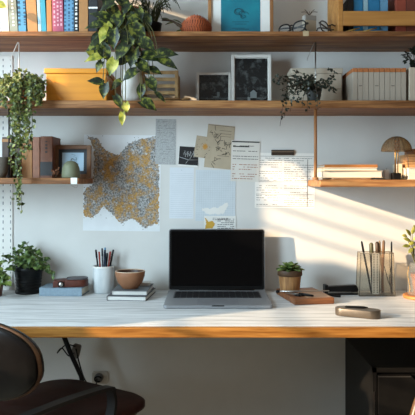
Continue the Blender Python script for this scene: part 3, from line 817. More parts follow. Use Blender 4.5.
for k in range(110):
    a = R.choice(poly); p = (a[0]+R.gauss(0, .008), a[1]+R.gauss(0, .008))
    p = (max(-.144, min(.144, p[0])), max(-.18, min(.18, p[1]))); s = R.uniform(.0006, .002)
    sp_.box(p[0]-s, p[0]+s, -.0012, -.0008, p[1]-s*.7, p[1]+s*.7)
sp_.build('speckles', mat('speckle_ink', '#6b6455', .8), t)

t, w, h = sheet('paper_sheet', 'grey speckled narrow sheet right of the map poster', 155.5, 119, 176, 164.5, mat('speckled_grey', '#b3b4b2', .85, col2='#999b9a', scale=220), .015, .0012, group=G6)
lines(t, textrows(-w/2+.006, w/2-.006, -h/2+.01, h/2-.008, .009, .001, 4, dens=.4), M_gr2)
t, w, h = sheet('paper_sheet', 'pale blue lined sheet below the dark photo print', 169.5, 167.5, 193.6, 218.5, mat('pale_blue_paper', '#d6dade', .85, var=.03), .01, .0, group=G6)
lines(t, [(-w/2+.004, w/2-.004, -h/2+.008+k*.0075, -h/2+.0087+k*.0075) for k in range(23)]+[(-.002, .001, h/2-.012, h/2-.009)], M_gr1)
t, w, h = sheet('paper_sheet', 'pale blue gridded sheet just above the laptop screen', 195.5, 170, 235.5, 221, mat('grid_blue_paper', '#cbd2d6', .85, var=.03), .01, .0012, group=G6)
lines(t, [(-w/2+.003, w/2-.003, -h/2+.006+k*.0085, -h/2+.0066+k*.0085) for k in range(22)]+[(-w/2+.006+k*.0085, -w/2+.0066+k*.0085, -h/2+.003, h/2-.003) for k in range(17)], M_gr1)
b = MB(); b.prism(rough([(-.052, -.06), (-.03, -.072), (.03, -.07), (.045, -.05), (.05, -.025), (.03, -.035), (.01, -.045), (-.02, -.05), (-.052, -.05)], .006, .003, 5), -.0016, -.001, SWP); b.build('white_patch', M_paper, t)
lines(t, textrows(-.01, .05, -h/2+.004, -h/2+.012, .006, .002, 9), M_gr2, 'scribble', -.0019)
t, w, h = sheet('sticky_note', 'yellow and white printed label poking up behind the laptop screen', 204, 216, 236, 231, M_paper, 0, .0024, cat='note')
b = MB(); b.prism(rough([(-.06, -.02), (-.045, -.02), (-.028, -.018), (-.02, 0), (-.03, .012), (-.044, .006), (-.058, .022), (-.052, .0)], .004, .002, 6), -.0014, -.0008, SWP); b.build('yellow_blot', mat('yellow_ink', '#d0a23e', .8), t)
lines(t, textrows(-.01, .055, -.024, .018, .007, .0022, 12), M_ink)
# dark photo print
t, w, h = sheet('photo_print', 'small tilted dark photo print with pale geometric lines', 178.5, 146.5, 199, 166.5, M_paper, .07, .0022, cat='photo', group=None)
MB().box(-w/2+.002, w/2-.002, -.0013, -.0008, -h/2+.006, h/2-.001).build('picture', mat('photo_dark', '#1d1d1f', .4, var=.4), t)
b = MB(); b.tube([(-.036, -.0016, -.004), (.0, -.0016, -.013), (.036, -.0016, -.011)], .0012, 4); b.tube([(.0, -.0016, -.013), (-.01, -.0016, -.028)], .001, 4); b.tube([(.005, -.0016, -.01), (.014, -.0016, .01)], .001, 4)
for k in range(14): b.box(-.02+.003*k, -.018+.003*k, -.0017, -.0013, .005+.008*math.sin(k*2.3), .014+.008*math.sin(k*1.7))
b.build('pale_lines', mat('photo_highlight', '#a5a6a6', .6), t)
# tan sketches
M_tanp = mat('kraft_paper', '#b3a48c', .85, var=.1, scale=18)
t, w, h = sheet('sketch_paper', 'tan sketch sheet with doodled figure above the gridded sheet', 206, 125, 233, 168.5, M_tanp, .1, .0024, group=G6)
b = MB(); q = random.Random(3)
for cx, cz, n, s in ((-.025, .05, 8, .012), (-.015, .02, 6, .012), (.03, .015, 8, .012), (0, .005, 8, .02), (-.02, -.06, 5, .008), (.03, -.03, 5, .01)):
    for k in range(n):
        p0 = Vector((cx+q.uniform(-s, s), -.0012, cz+q.uniform(-s, s))); p1 = p0+Vector((q.uniform(-.014, .014), 0, q.uniform(-.012, .012)))
        p2 = p1+Vector((q.uniform(-.014, .014), 0, q.uniform(-.012, .012))); b.tube([p0, p1, p2], .0009, 4)
for z_ in (.062, .05, .04, -.035): b.box(-.005, .04, -.0013, -.0008, z_, z_+.0012)
b.box(-w/2+.002, w/2-.002, -.0013, -.0008, h/2-.004, h/2-.0025)
b.build('sketch_lines', mat('sketch_ink', '#4d463b', .8), t)
t, w, h = sheet('sketch_paper', 'small square sketch with ochre flower overlapping the tan sheet', 195, 136.5, 212, 158, M_tanp, .16, .0036, group=G6)
b = MB(); b.prism([(.006+(.013 if k % 2 else .007)*math.cos(k*PI/9), .003+(.015 if k % 2 else .008)*math.sin(k*PI/9)) for k in range(18)], -.0014, -.0008, SWP); b.build('flower', mat('ochre_ink', '#c08d43', .8), t)
b = MB()
for k in range(26):
    p0 = Vector((q.uniform(-w/2+.004, w/2-.008), -.0012, q.uniform(-h/2+.004, h/2-.004)))
    if (p0-Vector((.006, -.0012, .003))).length < .016: continue
    b.tube([p0, p0+Vector((q.uniform(-.005, .005), 0, q.uniform(-.004, .004)))], .0008, 4)
b.build('sketch_lines', mat('sketch_ink', '#4d463b', .8), t)
# text sheets
t, w, h = sheet('text_sheet', 'printed text sheet with dark heading left of the clipped notice', 231, 140.5, 259.5, 181.5, mat('heading_paper', '#d8d3ca', .85, var=.03), .03, .0036, group=G6)
lines(t, textrows(-w/2+.006, w/2-.006, -h/2+.07, h/2-.02, .010, .0024, 21), M_gr2)
lines(t, textrows(-w/2+.006, w/2-.006, -h/2+.008, -h/2+.066, .009, .0028, 22), M_rust, 'red_lines')
lines(t, [(-w/2+.002, w/2-.002, h/2-.008, h/2-.003), (-w/2+.006, .012, h/2-.026, h/2-.022), (.010, .014, h/2-.026, h/2-.018)], M_ink, 'heading')
t, w, h = sheet('text_sheet', 'wide printed notice held by dark clip beside lamp shelf', 255, 153, 315, 208, mat('notice_paper', '#ece8e1', .85, var=.03), .012, .0, group=G6)
for (a0, a1) in ((-w/2+.006, -.012), (-.004, w/2-.006)):
    rr = []
    for z0_, z1_ in ((.0, .086), (-.05, -.02), (-.098, -.058)): rr += textrows(a0, a1, z0_, z1_, .0085, .0017, int((a0+z0_)*1000) & 255)
    lines(t, rr, M_gr2, 'text_column')
lines(t, [(-w/2+.004, w/2-.004, z_, z_+.0012) for z_ in (.092, -.006, -.054, -.1)]+[(w/2-.03, w/2-.028, -.1, .082)], M_gr2, 'rules')
t = thing('paper_clip_bar', 'dark bulldog clip bar holding the wide printed notice', 'clip', W(282.5, 152.8, 2.5)+Vector((0, -.0016, 0)))
MB().box(-.044, .044, -.007, 0, -.010, .011).build('jaw', mat('clip_bronze', '#4b4038', .35, .6), t, bevel=.002)
MB().box(-.044, .044, -.0085, -.007, .002, .006).build('rib', mat('clip_light', '#8a7a68', .35, .6), t)  # lighter strip, the clip's sheen put into its colour

# ------------------------------------------------------------------ desk things
def desk_y(py): return 270/(py-182)-2.5
# black pot herb
pc = Vector((X(28, 2.43), -.062, DZ))
t = thing('potted_herb', 'leafy green herb in black ribbed pot on the desk', 'plant', pc)
MB().lathe([(.047, 0), (.049, .002), (.049, .010), (.044, .011), (.047, .05), (.052, .082), (.055, .084), (.055, .1), (.050, .1), (.048, .085)], seg=36).build('pot', M_black, t)
rg = MB()
for k in range(6): rg.lathe([(.0445+.0009*k, .016+.011*k), (.0462+.0009*k, .019+.011*k), (.0452+.0009*k, .022+.011*k)], seg=36)
rg.build('ribs', M_black, t)
MB().lathe([(.001, .09), (.049, .089)], seg=24).build('soil', M_soil, t)
fo = MB(); st = MB()
def herb(pc, spots, fo, st, rz, n=9, L=.02):
    for px, py, d in spots:
        e = W(px, py, d)-pc; a = Vector((R.uniform(-.02, .02), R.uniform(-.02, .02), rz))
        e.y = min(e.y, .05)
        P = spline([a, (a+e)/2+Vector((0, 0, .018)), e], 6); st.tube(P, .001, 5)
        for k in range(n):
            p = P[min(len(P)-1, 5+int(k*(len(P)-5)/n))]; q = R.uniform(0, 2*PI)
            fo.leaf(p, (math.cos(q), R.uniform(-.9, .2), math.sin(q)*.7), (R.uniform(-.3, .3), -.6, .9), L*R.uniform(.7, 1.25), L*.7, .35, n=4)
spots = [(26, 243, 2.42), (31, 247, 2.4), (20, 248, 2.42), (36, 250, 2.4), (41, 252, 2.38), (46, 258, 2.39), (49, 264, 2.37), (50, 269, 2.36), (54, 273, 2.36), (12, 257, 2.4), (8, 262, 2.38), (14, 264, 2.36), (18, 256, 2.36), (24, 256, 2.35), (30, 258, 2.35), (36, 262, 2.35), (42, 266, 2.35), (24, 264, 2.34), (33, 267, 2.34), (15, 250, 2.42), (29, 253, 2.41), (39, 258, 2.42), (45, 270, 2.36), (10, 268, 2.35), (6, 258, 2.4)]
herb(pc, spots, fo, st, .09)
fo.build('foliage', LEAF_herb, t); st.build('stems', M_stem, t)
pc = Vector((X(-9, 2.36), -.13, DZ))
t = thing('potted_plant', 'plant in russet pot at left desk edge, only its leaves in view', 'plant', pc)
pot([(.035, 0), (.045, .07), (.047, .08), (.042, .08), (.04, .07)], cl('russet_glaze', '#6b3a2a', .5), t, .041, .072)
fo = MB(); st = MB()
herb(pc, [(6, 270, 2.3), (9, 276, 2.29), (5, 284, 2.28), (3, 264, 2.3), (1, 288, 2.27), (8, 286, 2.3), (-4, 258, 2.33), (-14, 262, 2.33), (-22, 270, 2.3)], fo, st, .072, 7, .028)
fo.build('foliage', LEAF_succ, t); st.build('stems', M_stem, t)

# blue book and leather case
C_bk = mat('cloth_blue_grey', '#7d8f9b', .75, var=.15, scale=120)
t = flat_book('thick grey blue cloth book under the leather case', ((X(38, 2.368)+X(82, 2.368))/2+.002, 2.365-2.5, DZ), .158, .112, .03, C_bk, -.07, spine='front', ct=.003)
M_lea = mat('chestnut_leather', '#5a2a1c', .42, var=.3, scale=60, bump=.1)
t = thing('leather_case', 'oval chestnut leather case with round chrome snap on blue book', 'case', (X(71, 2.4), 2.405-2.5, DZ+.0302), .12)
MB().prism(rrect(.125, .062, .0305, 10), 0, .026, smooth=True).build('body', M_lea, t, bevel=.004, seg=3)
MB().prism([(x+.022, y) for x, y in rrect(.078, .056, .027, 10)], .026, .033, smooth=True).build('lid', cl('grey_felt', '#4d4a4c'), t, bevel=.002)
MB().box(-.063, -.022, -.0335, -.029, .001, .025).build('flap', M_lea, t, bevel=.002)
SN = Matrix.Translation((-.034, -.0335, .0125)) @ Matrix.Rotation(PI/2, 4, 'X')
MB().lathe([(.0115, 0), (.0115, .002), (.010, .003)], seg=20, M=SN).build('snap_ring', M_dark, t)
MB().lathe([(.008, .003), (.007, .0042), (.001, .0046)], seg=20, M=SN).build('snap', M_metal, t)
# pen cup
pc = Vector((X(103.5, 2.45), -.05, DZ))
t = thing('pen_cup', 'white stone pen cup between blue book and terracotta bowl', 'cup', pc)
MB().lathe([(.036, 0), (.039, .003), (.0405, .05), (.0395, .098), (.0365, .1), (.035, .098), (.035, .012), (.001, .01)], seg=36).build('cup_body', mat('white_stone', '#cfd0ce', .7, col2='#b4b8b9', scale=35, stretch=(1,1,.3), bump=.05), t)
MB().lathe([(.0398, .094), (.0402, .097), (.0385, .1)], seg=36, caps='').build('rim', M_white, t)
G7 = 'pens in the white stone cup'
for k, (lab, dx, lean, hh, m) in enumerate((('black pen leaning left in the stone cup', -.016, -.12, .15, M_black), ('red barrelled pen, left one of two in the stone cup', -.011, -.06, .141, cl('pen_red', '#a33a2c')),
      ('dark grey pen second upright in the stone cup', -.003, -.03, .153, cl('pen_grey', '#3b3d42')), ('dark navy pencil standing middle in the stone cup', .003, .03, .148, cl('pen_navy', '#20283a')), ('charcoal marker, short one in the stone cup', .008, .07, .136, M_dark),
      ('red pen leaning right in the stone cup', .013, .13, .142, cl('pen_red', '#a33a2c')), ('black pen leaning farthest right in the stone cup', .018, .2, .152, M_black), ('slim blue grey pencil at the back of the stone cup', .006, .0, .156, C_sky))):
    p = thing('pen', lab, 'pen', pc+Vector((dx-math.sin(lean)*.05, .006*((k % 3)-1), .0125)), rot=(0, lean, 0), group=G7)
    MB().tube([(0, 0, 0), (0, 0, hh-.03)], .0032, 8).build('barrel', m, p); MB().tube([(0, 0, hh-.03), (0, 0, hh-.002), (0, 0, hh)], [.0038, .0036, .002], 8).build('cap', m, p)
# notebooks and bowl
C_nb = cl('notebook_grey', '#4f5052', .6); C_nb2 = cl('notebook_slate', '#5d6062', .6)
M_pg2 = mat('white_pages', '#d3d1cb', .8, var=.1, stretch=(1,1,40), scale=14)
d0 = 2.27; xm = (X(106.5, d0)+X(146, d0))/2
flat_book('dark grey notebook, bottom one under the terracotta bowl', (xm, d0-2.5, DZ), .14, .19, .0165, C_nb, -.10, 'grey notebooks under the bowl', 'notebook', 'left', 'notebook', M_pg2, ct=.002)
flat_book('smaller slate notebook directly under the terracotta bowl', (xm+.009, d0-2.5+.012, DZ+.0168), .128, .172, .0165, C_nb2, -.05, 'grey notebooks under the bowl', 'notebook', 'left', 'notebook', M_pg2, ct=.002)
flat_book('thin white notepad standing proud behind the terracotta bowl', (xm+.04, d0-2.5+.125, DZ+.0336), .06, .05, .010, M_white, -.05, None, 'notepad', 'left', 'notepad', M_pg2)
bc = Vector((X(130.2, 2.335), 2.335-2.5, DZ+.0336))
t = thing('bowl', 'terracotta bowl with darker inside on the grey notebooks', 'bowl', bc)
MB().lathe([(.024, 0), (.028, .002), (.044, .022), (.052, .045), (.054, .061), (.0525, .0625), (.0505, .06)], seg=40, caps='b').build('outside', mat('bowl_clay', '#8e5f40', .65, var=.15, scale=25, bump=.05), t)
MB().lathe([(.0505, .06), (.048, .045), (.04, .024), (.02, .01), (.001, .008)], seg=40, caps='t').build('inside', mat('bowl_inner', '#452c20', .5, var=.2), t)
MB().lathe([(.0532, .0605), (.0535, .0632), (.0515, .0637), (.0503, .0612)], seg=40, caps='').build('rim', mat('rim_glaze', '#cfb59a', .4), t)

# laptop
lc = Vector(((X(165, 2.143)+X(271, 2.143))/2, 2.126-2.5, DZ))
t = thing('laptop', 'open silver laptop with blank black screen in middle of desk', 'laptop', lc)
M_alu = mat('space_grey_aluminium', '#8d8e90', .42, .25, var=.05, scale=200)
lw, ld = .36, .304
MB().prism([(x, y+ld/2) for x, y in rrect(lw, ld, .012)], .0015, .0115).build('base', M_alu, t, bevel=.0015)
MB().prism([(x, y+ld/2) for x, y in rrect(lw-.03, ld-.03, .012)], 0, .0015).build('feet', M_black, t)
MB().box(-.155, .155, .135, .268, .0113, .012).build('keyboard_well', mat('well_grey', '#55565a', .5), t)
kb = MB()
for r_ in range(6):
    n = 14; kw = .304/n; y0 = .138+r_*.0213
    if r_ == 0: cols = [(i, 1) for i in range(4)]+[(4, 5)]+[(i, 1) for i in range(9, 14)]
    else: cols = [(i, 1) for i in range(n)]
    for i, sp_n in cols: kb.box(-.152+i*kw+.0012, -.152+(i+sp_n)*kw-.0012, y0+.001, y0+.0193, .012, .0132)
kb.build('keys', mat('key_black', '#1a1a1c', .5), t)
MB().box(-.07, .07, .01, .125, .0113, .0118).build('trackpad', mat('trackpad_grey', '#838487', .4, .2), t, bevel=.0002)
MB().box(-.02, .02, -.0006, .002, .0085, .0118).build('front_notch', M_dark, t)
MB().tube([(-.14, ld-.003, .0105), (.14, ld-.003, .0105)], .006, 12).build('hinge', M_dark, t)
LM = Matrix.Translation((0, ld-.002, .010)) @ Matrix.Rotation(math.radians(-3), 4, 'X') @ Matrix.Rotation(PI/2, 4, 'X')
lh = .230
lid = MB().prism([(x, y+lh/2) for x, y in rrect(lw, lh, .010)], -.006, 0, LM).build('lid', M_alu, t, bevel=.001)
MB().prism([(x, y+lh/2) for x, y in rrect(lw-.006, lh-.006, .008)], 0, .0008, LM).build('bezel', M_black, lid)
MB().prism([(x, y+lh/2+.004) for x, y in rrect(lw-.02, lh-.026, .004)], .0008, .0011, LM).build('screen', mat('screen_glass', '#050506', .15, spec=.12), lid)
MB().lathe([(.0016, .001), (.001, .0013)], (0, lh-.0065, 0), 10, LM).build('camera_lens', cl('lens_blue', '#23272f'), lid)

# tray + succulent
tc_ = Vector((.353, 2.20-2.5, DZ)); rzt = .17
t = thing('wooden_tray', 'low wooden tray block under the succulent and craft tools', 'tray', (.293, 2.19-2.5, DZ), rzt)
M_wal = wood('walnut_block', '#5c3520', '#935f3c', .55, 'x', 40, 160, spec=.25)
MB().box(0, .142, 0, .225, 0, .021).build('base', M_wal, t, bevel=.003)
MB().box(.05, .138, .01, .2, .021, .0222).build('inlay', wood('inlay_pale', '#94694a', '#b78f6e', .5, 'x'), t)
pc = Vector((.298, 2.352-2.5, DZ+.0215))
t = thing('potted_succulent', 'small green rosette succulent in wooden barrel pot', 'plant', pc)
t.scale = (1.04, 1.04, 1.2)
M_bark = wood('barrel_bark', '#6b4424', '#b98a58', .6, 'z', 30, 110, bump=.5)
MB().lathe([(.031, 0), (.034, .003), (.036, .02), (.039, .044), (.0405, .05)], seg=28).build('pot', M_bark, t)
MB().lathe([(.0405, .046), (.043, .048), (.0435, .062), (.042, .064), (.038, .064), (.037, .055)], seg=28).build('pot_rim', wood('dark_band', '#3d2a1a', '#5d4229', .6, 'x'), t)
MB().lathe([(.001, .06), (.039, .059)], seg=24).build('soil', M_soil, t)
fo = MB()
for ring, (n, r0, L, up) in enumerate(((7, .012, .040, .15), (6, .008, .036, .4), (5, .006, .028, .9), (3, .003, .02, 1.8))):
    for k in range(n):
        q = 2*PI*(k+.5*ring)/n
        dv = Vector((math.cos(q), math.sin(q), up)); p = Vector((math.cos(q)*r0, math.sin(q)*r0, .062+.003*ring))
        fo.leaf(p, dv, (0, 0, 1), L, .024, .12, .2, n=6)
fo.build('rosette', LEAF_succ, t, solid=.004, sub=1)
def W_t(u, v, z): # point on the tray
    return Vector((.293+u*math.cos(rzt)-v*math.sin(rzt), 2.19-2.5+u*math.sin(rzt)+v*math.cos(rzt), DZ+z))
# tools on the tray
t = thing('craft_knife', 'black handled craft knife lying on the wooden tray', 'knife', W_t(.055, .045, .0265), rzt+2.2)
MB().tube([(-.03, 0, 0), (.0, 0, 0), (.028, 0, 0)], [.0035, .0042, .004], 10).build('handle', M_black, t)
MB().prism([(.028, -.003), (.05, -.0005), (.055, .003), (.028, .003)], -.0006, .0006).build('blade', M_metal, t)
t = thing('scissors', 'steel scissors with black loops lying beside the craft knife', 'scissors', W_t(.028, .07, .0235), rzt+2.0)
for s in (-1, 1):
    MB().prism([(-.005, -.004*s), (.045, s*.006), (.05, s*.0075), (.045, s*.010), (-.005, s*.004)][::s], -.001 if s > 0 else .0004, .0002 if s > 0 else .0016).build('blade', M_metal, t)
    MB().tube([(-.018+.013*math.cos(a), -s*.0085+.0075*math.sin(a), .0006) for a in [2*PI*k/14 for k in range(15)]], .002, 6, False).build('handle', M_black, t)
MB().lathe([(.0025, .0012), (.002, .0026)], seg=10).build('pivot', M_metal, t)
a, b_ = W_t(-.026, .114, .0285), W_t(.158, .096, .0285)
t = thing('metal_rod', 'thin steel rod with dark bead end lying across the tray', 'rod', a)
MB().tube([(0, 0, 0), b_-a], .0022, 8).build('rod', M_metal, t)
MB().ball((0, 0, 0), .0068, 12, 8).build('bead', M_dark, t)

# black stapler
sc_ = Vector((X(341, 2.40), 2.40-2.5, DZ))
t = thing('stapler', 'black stapler at the wall behind the wooden tray', 'stapler', sc_, .08)
MB().box(-.062, .06, -.014, .014, 0, .006).build('base', M_black, t, bevel=.002)
MB().prism([(-.062, .018), (-.055, .012), (.06, .010), (.063, .02), (.055, .036), (-.045, .032), (-.06, .028)], -.013, .013, Matrix(((1,0,0,0),(0,0,1,0),(0,1,0,0),(0,0,0,1)))).build('arm', M_black, t, bevel=.003)
MB().box(.045, .062, -.01, .01, .006, .012).build('hinge', M_metal, t)
MB().box(-.064, -.052, -.016, .016, .006, .038).build('front_cap', M_dark, t, bevel=.002)
MB().tube(spline([(-.058, -.016, .006), (-.05, -.035, .005), (-.03, -.055, .0045), (-.018, -.058, .0045)], 5), .004, 8).build('lever', M_black, t)
# bronze pen case
cc = Vector((X(357.5, 2.01), 2.008-2.5, DZ))
t = thing('pen_case', 'bronze stadium shaped pen case near the front of the desk', 'case', cc, -.5)
M_brz = mat('bronze_satin', '#62574a', .36, .6, var=.1, scale=80)
MB().prism(rrect(.140, .052, .0255, 10), .001, .025, smooth=True).build('body', M_brz, t, bevel=.002)
MB().prism(rrect(.132, .044, .0215, 10), .025, .0256, smooth=True).build('top_panel', mat('bronze_top', '#5f5a54', .55, .1), t)
MB().prism(rrect(.128, .042, .0205, 10), 0, .001).build('foot', M_dark, t)
t = thing('pen', 'slim black pen lying on the bronze pen case', 'pen', cc+Vector((-.005, .0, .0290)), -.22)
MB().tube([(-.034, 0, 0), (-.03, 0, 0), (.022, 0, 0), (.036, 0, 0)], [.0025, .0038, .0038, .0015], 8).build('barrel', M_black, t)
MB().box(.0, .022, -.001, .001, .0032, .0044).build('clip', M_metal, t)

# clear pencil holder
hx0, hx1, hd = X(359.5, 2.36), X(395.5, 2.36), 2.36
pc = Vector(((hx0+hx1)/2, hd-2.5, DZ)); hw = (hx1-hx0)/2; hh = .157
t = thing('pencil_holder', 'smoky clear square pencil holder with rods and scissors inside', 'pencil holder', pc)
M_ac = glassy('smoky_acrylic', '#f7f3ec', .03)
tw = hw-.006
def panel(p, name='side_panel'): MB().add(p, [(0, 1, 2, 3)]).build(name, M_ac, t, solid=.0016)
panel([(-hw, 0, .002), (hw, 0, .002), (tw, .004, hh), (-tw, .004, hh)]); panel([(-hw, .06, .002), (hw, .06, .002), (tw, .056, hh), (-tw, .056, hh)])
panel([(-hw, 0, .002), (-hw, .06, .002), (-tw, .056, hh), (-tw, .004, hh)]); panel([(hw, 0, .002), (hw, .06, .002), (tw, .056, hh), (tw, .004, hh)])
MB().box(-hw, hw, 0, .06, 0, .004).build('base', mat('smoky_base', '#4b443c', .3), t)
ed = MB()
for s in (-1, 1):
    ed.tube([(s*hw, 0, .002), (s*tw, .004, hh)], .0014, 6); ed.tube([(s*hw, .06, .002), (s*tw, .056, hh)], .0012, 6); ed.tube([(s*tw, .004, hh), (s*tw, .056, hh)], .0012, 6)
ed.tube([(-tw, .004, hh), (tw, .004, hh)], .0014, 6); ed.tube([(-tw, .056, hh), (tw, .056, hh)], .0012, 6)
ed.build('edges', mat('smoky_edge', '#6f6558', .25), t)
G8 = 'tools in the smoky pencil holder'
def tool(name, label, cat, px_top, py_top, px_bot, r, m, cap=None, yb=.03, capfrac=.75):
    top = W(px_top, py_top, 2.4); bot = Vector((X(px_bot, 2.4), pc.y+yb, DZ+.005)); top.y = bot.y+.01
    p = thing(name, label, cat, bot, group=G8)
    v = top-bot
    r *= 1.3
    MB().tube([Vector((0, 0, 0)), v*.04, v*capfrac], [r*.4, r, r], 10).build('barrel', m, p)
    MB().tube([v*capfrac, v*.97, v], [r*1.15, r*1.1, r*.5], 10).build('cap', cap or m, p)
tool('pen', 'black pen leaning farthest left in the smoky holder', 'pen', 361.5, 241, 371, .0028, M_black)
tool('marker', 'thick dark marker standing left of the steel ruler', 'marker', 372, 243, 374, .0055, M_dark, cl('olive_cap', '#57553c'), .044)
tool('marker', 'olive brown marker right of the steel ruler', 'marker', 378, 242, 379, .0048, cl('olive_cap', '#57553c'), cl('brown_cap', '#4d3c2c'), .044)
tool('pencil', 'brown wooden pencil behind holder strut, second from right', 'pencil', 384.5, 240.5, 382, .0036, cl('pencil_brown', '#7c5a3c'), None, .04)
tool('pencil', 'thin tan pencil beside the brown one in the smoky holder', 'pencil', 380.5, 241, 384, .0028, cl('pencil_tan', '#a88a64'), None, .046)
tool('brush', 'slim brush with thick dark grip at right of the smoky holder', 'brush', 391.5, 241.5, 391, .0022, M_black, None, .03)
t = thing('steel_ruler', 'perforated steel ruler strip standing in the smoky holder', 'ruler', (X(374.5, 2.39), pc.y+.014, DZ+.005))
MB().box(-.0125, .0125, 0, .0014, 0, .15).build('strip', mat('ruler_steel', '#c9c8c4', .4, 0), t)
hl = MB()
for k in range(24):
    for s in (-.006, .006): hl.box(s-.0022, s+.0022, -.0004, .0004, .006+k*.006, .009+k*.006)
hl.build('holes', M_ink, t)
t = thing('folded_compass', 'thin dark wire dividers crossed inside the smoky holder', 'dividers', (X(388, 2.39), pc.y+.018, DZ+.006), group=G8)
for e in ((-.014, .01, .10), (.012, .012, .105)): MB().tube([(.01, 0, .0) if e[0] > 0 else (.016, .004, .0), ((e[0]*.2), .004, .05), e], .0014, 6).build('leg', M_dark, t)

# right plant in terracotta pot within a glass cloche on wooden coaster
pc = Vector((X(422, 2.33), -.17, DZ))
t = tag(MB().lathe([(.064, 0), (.066, .003), (.066, .010), (.063, .012)], seg=36).build('coaster', wood('coaster_wood', '#9a5a2c', '#c98448', .5, 'x'), loc=pc), 'round reddish wooden coaster at right desk edge', 'coaster')
t = thing('potted_plant', 'yellow green leaved plant in terracotta pot at right desk edge', 'plant', pc+Vector((0, 0, .0125)))
pot([(.028, 0), (.036, .06), (.039, .062), (.039, .075), (.035, .075), (.033, .062)], M_terra, t, .034, .065)
fo = MB(); st = MB(); o0 = pc+Vector((0, 0, .0125))
top = W(411, 252, 2.32)-o0
stem = spline([Vector((0, 0, .06)), Vector((-.02, -.005, .10)), top], 6); st.tube(stem, .002, 6)
for px, py, ang, L in ((407, 246, 185, .028), (408, 240, 205, .03), (409, 233, 235, .03), (413, 231, 280, .03), (412, 243, 160, .025), (416, 238, 320, .03), (417, 247, 350, .03), (405, 236, 200, .02), (411, 250, 140, .024), (415, 228, 250, .02)):
    a = math.radians(ang); p = W(px, py, 2.31)-o0
    dv = Vector((math.cos(a), -.3, -math.sin(a)))
    fo.leaf(p-dv*L*.4, dv, (0, -.8, .5), L, .014, .15, n=5)
    st.tube([stem[-4], p-dv*L*.4], .0012, 5)
fo.build('foliage', LEAF_yg, t, solid=.0012); st.build('stems', M_stem, t)
t = thing('glass_jar', 'clear glass jar with wire loop around the right potted plant', 'jar', pc+Vector((0, 0, .0125)))
MB().lathe([(.05, 0), (.051, .01), (.05, .09), (.042, .105), (.04, .115)], seg=32, caps='b').build('glass', glassy('clear_jar', '#f6f5f1', .06), t, solid=.0015)
MB().tube(spline([(-.05, -.006, .105), (-.054, -.01, .07), (-.05, -.02, .03), (-.052, -.022, .012)], 6), .001, 5).build('wire', M_brass, t)

# ------------------------------------------------------------------ under the desk
cbx0 = X(345.5, 2.485); cw_ = .46
cd = 2.5-2.08
t = thing('drawer_cabinet', 'black drawer cabinet under right end of the desk', 'cabinet', (cbx0+cw_/2, -cd/2-.01, 0))
ct = Zp(367.5, 2.08)
fy = -cd/2
MB().box(-cw_/2, cw_/2, fy+.018, cd/2, .03, ct).build('body', M_dark, t, bevel=.002)
MB().box(-cw_/2+.02, cw_/2-.02, fy+.04, cd/2-.02, 0, .03).build('plinth', M_black, t)
hs = [(ct-.148, ct-.022), (ct-.30, ct-.152), (.04, ct-.304)]
for k, (z0, z1) in enumerate(hs):
    dw = MB()
    x0, x1 = -cw_/2+.016, cw_/2-.016
    n0, n1 = x0+.105, x0+.215   # scooped hand notch in the top edge
    poly = [(x0, z0), (x1, z0), (x1, z1), (n1, z1), (n1-.012, z1-.014), (n0+.012, z1-.014), (n0, z1), (x0, z1)]
    dw.prism(poly, fy, fy+.017, SWP)
    dw = dw.build('drawer', M_dark, t, bevel=.001)
    e = MB().box(x0, n0, fy-.0004, fy+.004, z1-.006, z1-.003); e.build('top_trim', mat('graphite_trim', '#4a4846', .35, .4), dw)
MB().box(-cw_/2, -cw_/2+.012, fy+.004, fy+.018, .03, ct).build('side_stile', M_dark, t)
MB().box(-cw_/2, cw_/2, fy+.004, fy+.018, ct-.014, ct).build('top_rail', M_dark, t)
MB().box(-cw_/2+.003, -cw_/2+.0045, fy+.002, fy+.004, .06, ct-.075).build('edge_strip', M_metal, t)

# socket and cord
t = thing('wall_socket', 'beige wall socket with plug low on wall beside the chair seat', 'socket', W(100.5, 377, 2.5))
MB().prism(rrect(.062, .048, .008), 0, .010, Matrix.Rotation(PI/2, 4, 'X')).build('plate', mat('socket_beige', '#b8b0a3', .5), t, bevel=.002)
SKM = Matrix.Translation((-.004, -.010, .002)) @ Matrix.Rotation(PI/2, 4, 'X')
MB().lathe([(.017, 0), (.017, .014), (.013, .02), (.001, .021)], seg=20, M=SKM).build('plug', mat('plug_grey', '#5d5a55', .5), t)
MB().tube([(-.004+.013*math.cos(a), -.034, .002+.010*math.sin(a)) for a in [.3+2*PI*k/16*.8 for k in range(17)]], .003, 6).build('cord_loop', M_dark, t)
cpts = [W(76, 349, 2.34), W(79, 362, 2.36), W(84, 378, 2.38), W(90, 386, 2.4), W(96, 384, 2.43), W(97, 379, 2.46)]
tag(MB().tube(spline([p for p in cpts], 6), .0028, 6).build('power_cord', M_black), 'thin black power cord running from desk leg to wall socket', 'cord')
t = thing('cable_adapter', 'taupe cable adapter hanging behind the slanted black desk leg', 'adapter', W(76, 351, 2.375))
MB().prism(rrect(.03, .05, .008), -.009, .009, Matrix.Rotation(.25, 4, 'Y') @ Matrix.Rotation(PI/2, 4, 'X')).build('casing', mat('adapter_taupe', '#6b6157', .5), t, bevel=.002)
MB().tube(spline([(0, -.012, .02), (-.03, -.03, .03), (-.062, -.03, .0), (-.045, -.03, .018), (-.02, -.03, -.01), (-.004, -.012, -.004)], 7), .0022, 6).build('cord_loop', M_black, t)

